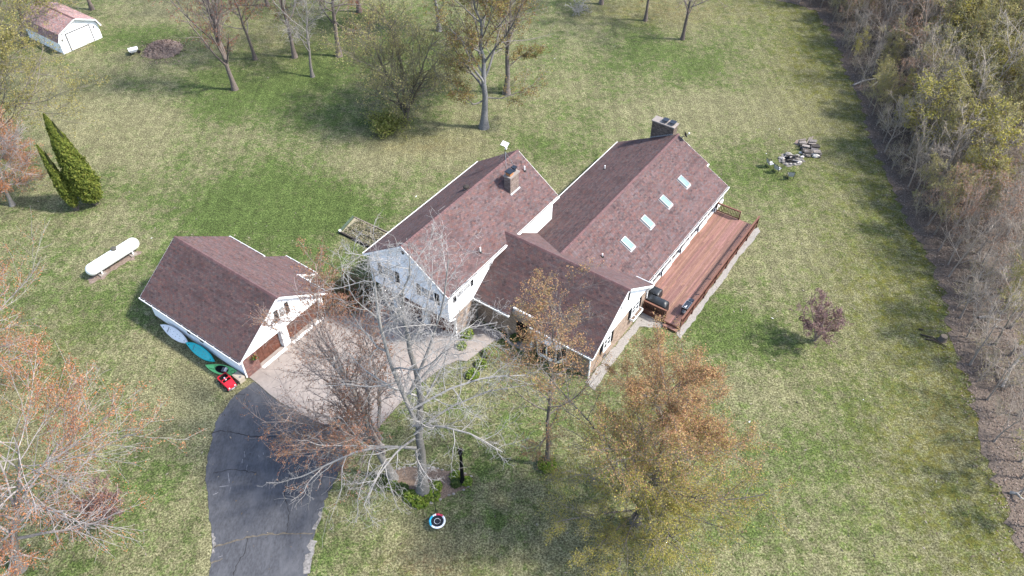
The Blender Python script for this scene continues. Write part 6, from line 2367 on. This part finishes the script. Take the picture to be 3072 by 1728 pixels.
build_tree("budding_tree", dict(BIGY, H=14, r=.26, extra=[[(0, 0, 4), (-1.5, .5, 4.8), (-3, .8, 5.4)]], extra_r=[.07], leaf=dict(BIGY['leaf'], pal=[(.30, .17, .08), (.34, .20, .10), (.27, .22, .07)])), 83, "reddish brown budded tree behind the big silver trunk's left side", *(-9.10, 91.01))
build_tree("far_tree", dict(FARP, H=13, r=.22, lean=(.5, .2), leaf=dict(FAR['leaf'], pal=PINKB, per={3: 4})), 85, "dark trunked pinkish budded tree near the top right of the lawn", *(20.67, 88.97))
build_tree("far_tree", dict(FARP, H=14, r=.20, lean=(.3, .2)), 87, "thin dark trunk left of the pinkish budded tree near the top", *(16.74, 93.86))
build_tree("far_tree", dict(FARP, H=14, r=.24), 89, "dark trunk base at the very top behind the pale twig heap", *(11.55, 98.54))
BUSH = dict(H=1.1, r=.03, stems=8, spread=1.5, crook=3, bark=(.10, .09, .07), twig=(.14, .12, .08),
            levels=[dict(n=8, t=(.15, .95), ang=48, ratio=.5, taper=.3, up=.05, k=4, rr=.6, rmin=.012), dict(n=5, t=(.2, 1), ang=45, ratio=.5, k=3, rr=.6, rmin=.008)],
            leaf=dict(per={2: 12, 1: 5}, size=.075, pal=[(.32, .35, .08), (.38, .40, .10), (.26, .29, .07), (.40, .38, .13)], jit=.28, gap=1.4))
build_tree("leafy_bush", BUSH, 91, "low leafy green bush at the foot of the bushy olive tree", *(-12.91, 69.21), cat="bush", scale=1.25)
for i, (px, lab) in enumerate([((-11.95, 44.24), "twiggy brown shrub by the lawn corner of the apron near the house garage"), ((-13.25, 43.85), "twiggy brown shrub in the middle of the apron's back edge"), ((-14.34, 44.80), "twiggy brown shrub nearest the garage's eave corner")]):
    build_tree("twiggy_shrub", dict(BUSH, H=1.3, leaf=dict(BUSH['leaf'], per={2: 6}, pal=[(.26, .17, .10), (.22, .20, .08), (.30, .15, .09)])), 94 + i, lab, *px, cat="shrub")
HEAP = dict(H=1.4, r=.05, stems=6, spread=1.2, crook=3, bark=(.30, .29, .27), twig=(.42, .40, .38),
            levels=[dict(n=9, t=(.1, .95), ang=50, ratio=.7, taper=.3, up=-.02, wob=.25, k=5, rr=.6, rmin=.022), dict(n=6, t=(.2, 1), ang=45, ratio=.55, wob=.25, k=4, rr=.6, rmin=.015)])
build_tree("brush_heap", HEAP, 99, "heap of pale cut brush near the top behind the silver trunked tree", *(8.40, 96.03), cat="brush heap")

# ------------------------------------------------- woodland on the right
WB, WT = (.33, .275, .23), (.52, .44, .36)
wl_levels = [dict(n=14, t=(.22, .97), ang=42, asd=12, ratio=.36, taper=.4, up=.10, wob=.11, k=6, rr=.55, rmin=.034),
             dict(n=7, t=(.2, 1), ang=42, ratio=.48, taper=.4, up=.05, wob=.15, k=5, rr=.6, rmin=.022),
             dict(n=5, t=(.2, 1), ang=42, ratio=.52, taper=.3, up=.04, wob=.16, k=3, rr=.6, rmin=.013)]
KINDS = [
    ("bare_woodland_tree", "bare grey brown tree in the dense woodland right of the lawn", dict(H=12.5, r=.14, bark=WB, twig=WT, levels=wl_levels)),
    ("olive_woodland_tree", "olive green budded tree in the dense woodland right of the lawn", dict(H=11.5, r=.13, bark=WB, twig=(.46, .40, .28), levels=wl_levels, leaf=dict(per={3: 7, 2: 3}, size=.080, pal=[(.46, .42, .15), (.54, .48, .19), (.40, .37, .13), (.54, .45, .19)], jit=.10))),
    ("yellow_woodland_tree", "bright yellow green budded tree in the dense woodland right of the lawn", dict(H=8.5, r=.11, bark=WB, twig=(.48, .42, .30), levels=wl_levels, leaf=dict(per={3: 5, 2: 2}, size=.075, pal=[(.52, .46, .09), (.60, .53, .13), (.46, .41, .08)], jit=.10))),
    ("rusty_woodland_tree", "rusty red budded tree in the dense woodland right of the lawn", dict(H=12, r=.14, bark=WB, twig=(.52, .42, .34), levels=wl_levels, leaf=dict(per={3: 3}, size=.075, pal=[(.50, .25, .14), (.44, .25, .16), (.56, .32, .19)], jit=.10))),
    ("woodland_sapling", "thin twiggy sapling in the undergrowth of the woodland right of the lawn", dict(H=5.0, r=.05, stems=3, spread=.22, bark=WB, twig=(.48, .41, .33), levels=[dict(n=9, t=(.15, .95), ang=44, ratio=.42, taper=.35, up=.08, wob=.14, k=5, rr=.6, rmin=.016), dict(n=6, t=(.2, 1), ang=44, ratio=.5, k=4, wob=.16, rr=.6, rmin=.011)], leaf=dict(per={2: 2}, size=.06, pal=[(.44, .40, .15), (.50, .43, .18)], jit=.08))),
    ("leaning_woodland_tree", "leaning pale trunked tree in the dense woodland right of the lawn", dict(H=12, r=.15, lean=(3.6, 1.5), bark=(.46, .42, .38), twig=(.50, .44, .38), levels=wl_levels)),
]
protos = {}
rgw = np.random.default_rng(12)
pts_w = []
cand = rgw.uniform((22, 24), (74, 112), (16000, 2))
edw = edge_dist(cand[:, 0], cand[:, 1])
dep = cand[:, 1] * .709 + 45.6 * .705
okk = (edw > .6) & (np.abs(cand[:, 0]) * 2343 / dep < 1560)
# fewer trees low in the picture where the leaf strip is open
openness = np.clip((50 - cand[:, 1]) / 16, 0, 1)
okk &= rgw.random(len(cand)) > openness * .45
cells = {}
for (x, y), e_ in zip(cand[okk], edw[okk]):
    if all((x - a) ** 2 + (y - b) ** 2 > (1.25 if e_ < 7 else 1.8) ** 2 for a, b in pts_w): pts_w.append((x, y))
pts_w = pts_w[:520]
for i, (x, y) in enumerate(pts_w):
    e_ = float(edge_dist(np.array([x]), np.array([y]))[0])
    cl = math.sin(x * .23 + 1.3) + math.sin(y * .17 + x * .08)
    near = e_ < 9
    wts = [3.4 if near else 2.0, 2.0 if near else 4.4, .2 + (1.4 if cl > .9 and not near else 0), .35 + (1.5 if cl < -.8 else 0), 2.0 + (4.5 if e_ < 4 else 0), .45]
    ki = int(rgw.choice(6, p=np.array(wts) / sum(wts)))
    var = int(rgw.integers(0, 3 if ki < 2 else 2))
    nm, lab, spec = KINDS[ki]
    if (ki, var) not in protos:
        t = build_tree(nm, spec, 200 + ki * 10 + var, lab, x, y, 0, "tree", nm.replace("_", " ") + "s")
        protos[(ki, var)] = t
    else:
        t = copy_tree(protos[(ki, var)])
        t.location = (x, y, 0)
    size_w = ""
    zone = ("near the picture's top" if y > 94 else "beyond the fire pit" if y > 78 else "level with the fire pit" if y > 62 else "level with the deck" if y > 50 else "above the stump" if y > 41.5 else "below the stump")
    row_w = "at the wood's edge" if e_ < 3 else "a few metres inside the wood" if e_ < 8 else "deeper inside the wood" if e_ < 15 else "in the wood's deepest part"
    t['label'] = " ".join((lab.split(" in the ")[0], row_w, zone))
    t.rotation_euler = (float(rgw.normal(0, .05)), float(rgw.normal(0, .05)), float(rgw.uniform(0, 6.28)) if ki != 5 else float(rgw.normal(0, .6)))
    sc_ = float(rgw.uniform(.78, 1.15)) * (.50 if e_ < 3 else .62 if e_ < 6 else .74 if e_ < 9 else .95)
    t.scale = (sc_, sc_, sc_ * float(rgw.uniform(.9, 1.1)))
print("woodland trees", len(pts_w))

for i, (x, y) in enumerate([(46.23, 67.60), (49.91, 71.01), (41.60, 59.77), (40.20, 64.65), (41.71, 55.78), (47.97, 78.80)]):
    t = copy_tree(protos[(2, i % 2)]) if (2, i % 2) in protos else build_tree(KINDS[2][0], KINDS[2][2], 220 + i % 2, "", x, y, 0, "tree", "yellow woodland trees")
    t.location = (x, y, 0)
    t.rotation_euler = (.03 * i, -.04, i * 1.9)
    t.scale = (1.2, 1.2, .95)
    t['label'] = "broad bright yellow green tree " + ["in the middle of the upper wood", "highest in the yellow clump of the wood", "lowest in the yellow clump of the wood", "nearest the leaf strip beyond the fire pit", "deep in the wood level with the fire pit", "in the olive trees near the wood's top"][i]

# fallen trunks and poles lying in the wood
FALL = [((2610, 265), (2700, 215), "pale fallen pole at the wood's upper edge"), ((2560, 258), (2640, 250), "thin pale fallen pole lower at the wood's upper edge"), ((2840, 130), (2990, 110), "long pale fallen pole deep in the upper woods"), ((2770, 370), (2850, 368), "short pale fallen trunk below the yellow green woodland tree"),
        ((2935, 955), (2998, 972), "pale fallen limb beside the right edge of the woods"), ((3005, 1165), (3050, 1075), "leaning pale dead trunk at the right edge of the woods"), ((3028, 1480), (3068, 1512), "pale dead stick on the leaf strip near the lower right corner"), ((2960, 700), (3030, 640), "grey fallen trunk deep in the middle of the woods")]
FA = [(39.91, 77.68), (38.20, 78.16), (52.59, 88.17), (43.26, 70.66), (37.24, 42.60), (35.99, 35.58), (32.66, 26.91), (42.35, 52.98)]
FB = [(44.55, 81.36), (41.39, 78.76), (59.41, 89.91), (46.13, 70.80), (38.65, 41.99), (38.40, 38.45), (33.18, 26.14), (45.70, 55.80)]
for i, (a, b2, lab) in enumerate(FALL):
    pa, pb = Vector((*FA[i], .12)), Vector((*FB[i], .35 + (1.6 if 'leaning' in lab else .4 * (i % 2))))
    t = world_thing("fallen_log", lab, "fallen log", pa.x, pa.y)
    b = MB()
    d = pb - pa
    n_ = Vector((-d.y, d.x, 0)).normalized()
    q = [Vector((0, 0, pa.z)), d * .35 + n_ * .12 + Vector((0, 0, .25)), d * .7 - n_ * .1 + Vector((0, 0, .3)), d + Vector((0, 0, .2))]
    b.tube(q, [.11, .09, .075, .04], 7, (.40, .365, .33))
    b.tube([q[1], q[1] + n_ * .6 + d * .12 + Vector((0, 0, .3))], [.04, .015], 5, (.38, .35, .32))
    part("trunk", b, M['bark'], t)

# undergrowth of low stems and brambles
rgu = np.random.default_rng(33)
up_ = rgu.uniform((23, 16), (74, 112), (60000, 2))
eu = edge_dist(up_[:, 0], up_[:, 1])
du = up_[:, 1] * .709 + 45.6 * .705
ok_ = (eu > 1.6) & (np.abs(up_[:, 0]) * 2343 / du < 1580) & (rgu.random(60000) < np.where(eu < 4, .35, .8)) & (np.sin(up_[:, 0] * .9) + np.sin(up_[:, 1] * .7 + 2) + rgu.normal(0, .8, 60000) > .1)
up_ = up_[ok_][:11000]
n_ = len(up_)
k_ = 4
d0 = rgu.normal(0, .55, (n_, 3))
d0[:, 2] = 1
d0 = unit(d0)
Lg = rgu.uniform(.5, 2.1, n_)
pp_ = [np.c_[up_, np.zeros(n_)]]
for j in range(1, k_):
    d0 = unit(d0 + rgu.normal(0, .25, (n_, 3)) - np.array([0, 0, .08]))
    pp_.append(pp_[-1] + d0 * (Lg / (k_ - 1))[:, None])
pp_ = np.stack(pp_, 1)
V, F, C = tubes(pp_, np.repeat(np.linspace(.016, .008, k_)[None], n_, 0), 3, WB, (.22, .18, .155), rgu)
ug = array_mesh("undergrowth", V, F, C, M['bark'])
tag(ug, "low tangled stems and brambles on the woodland floor", "undergrowth", None, 'stuff')
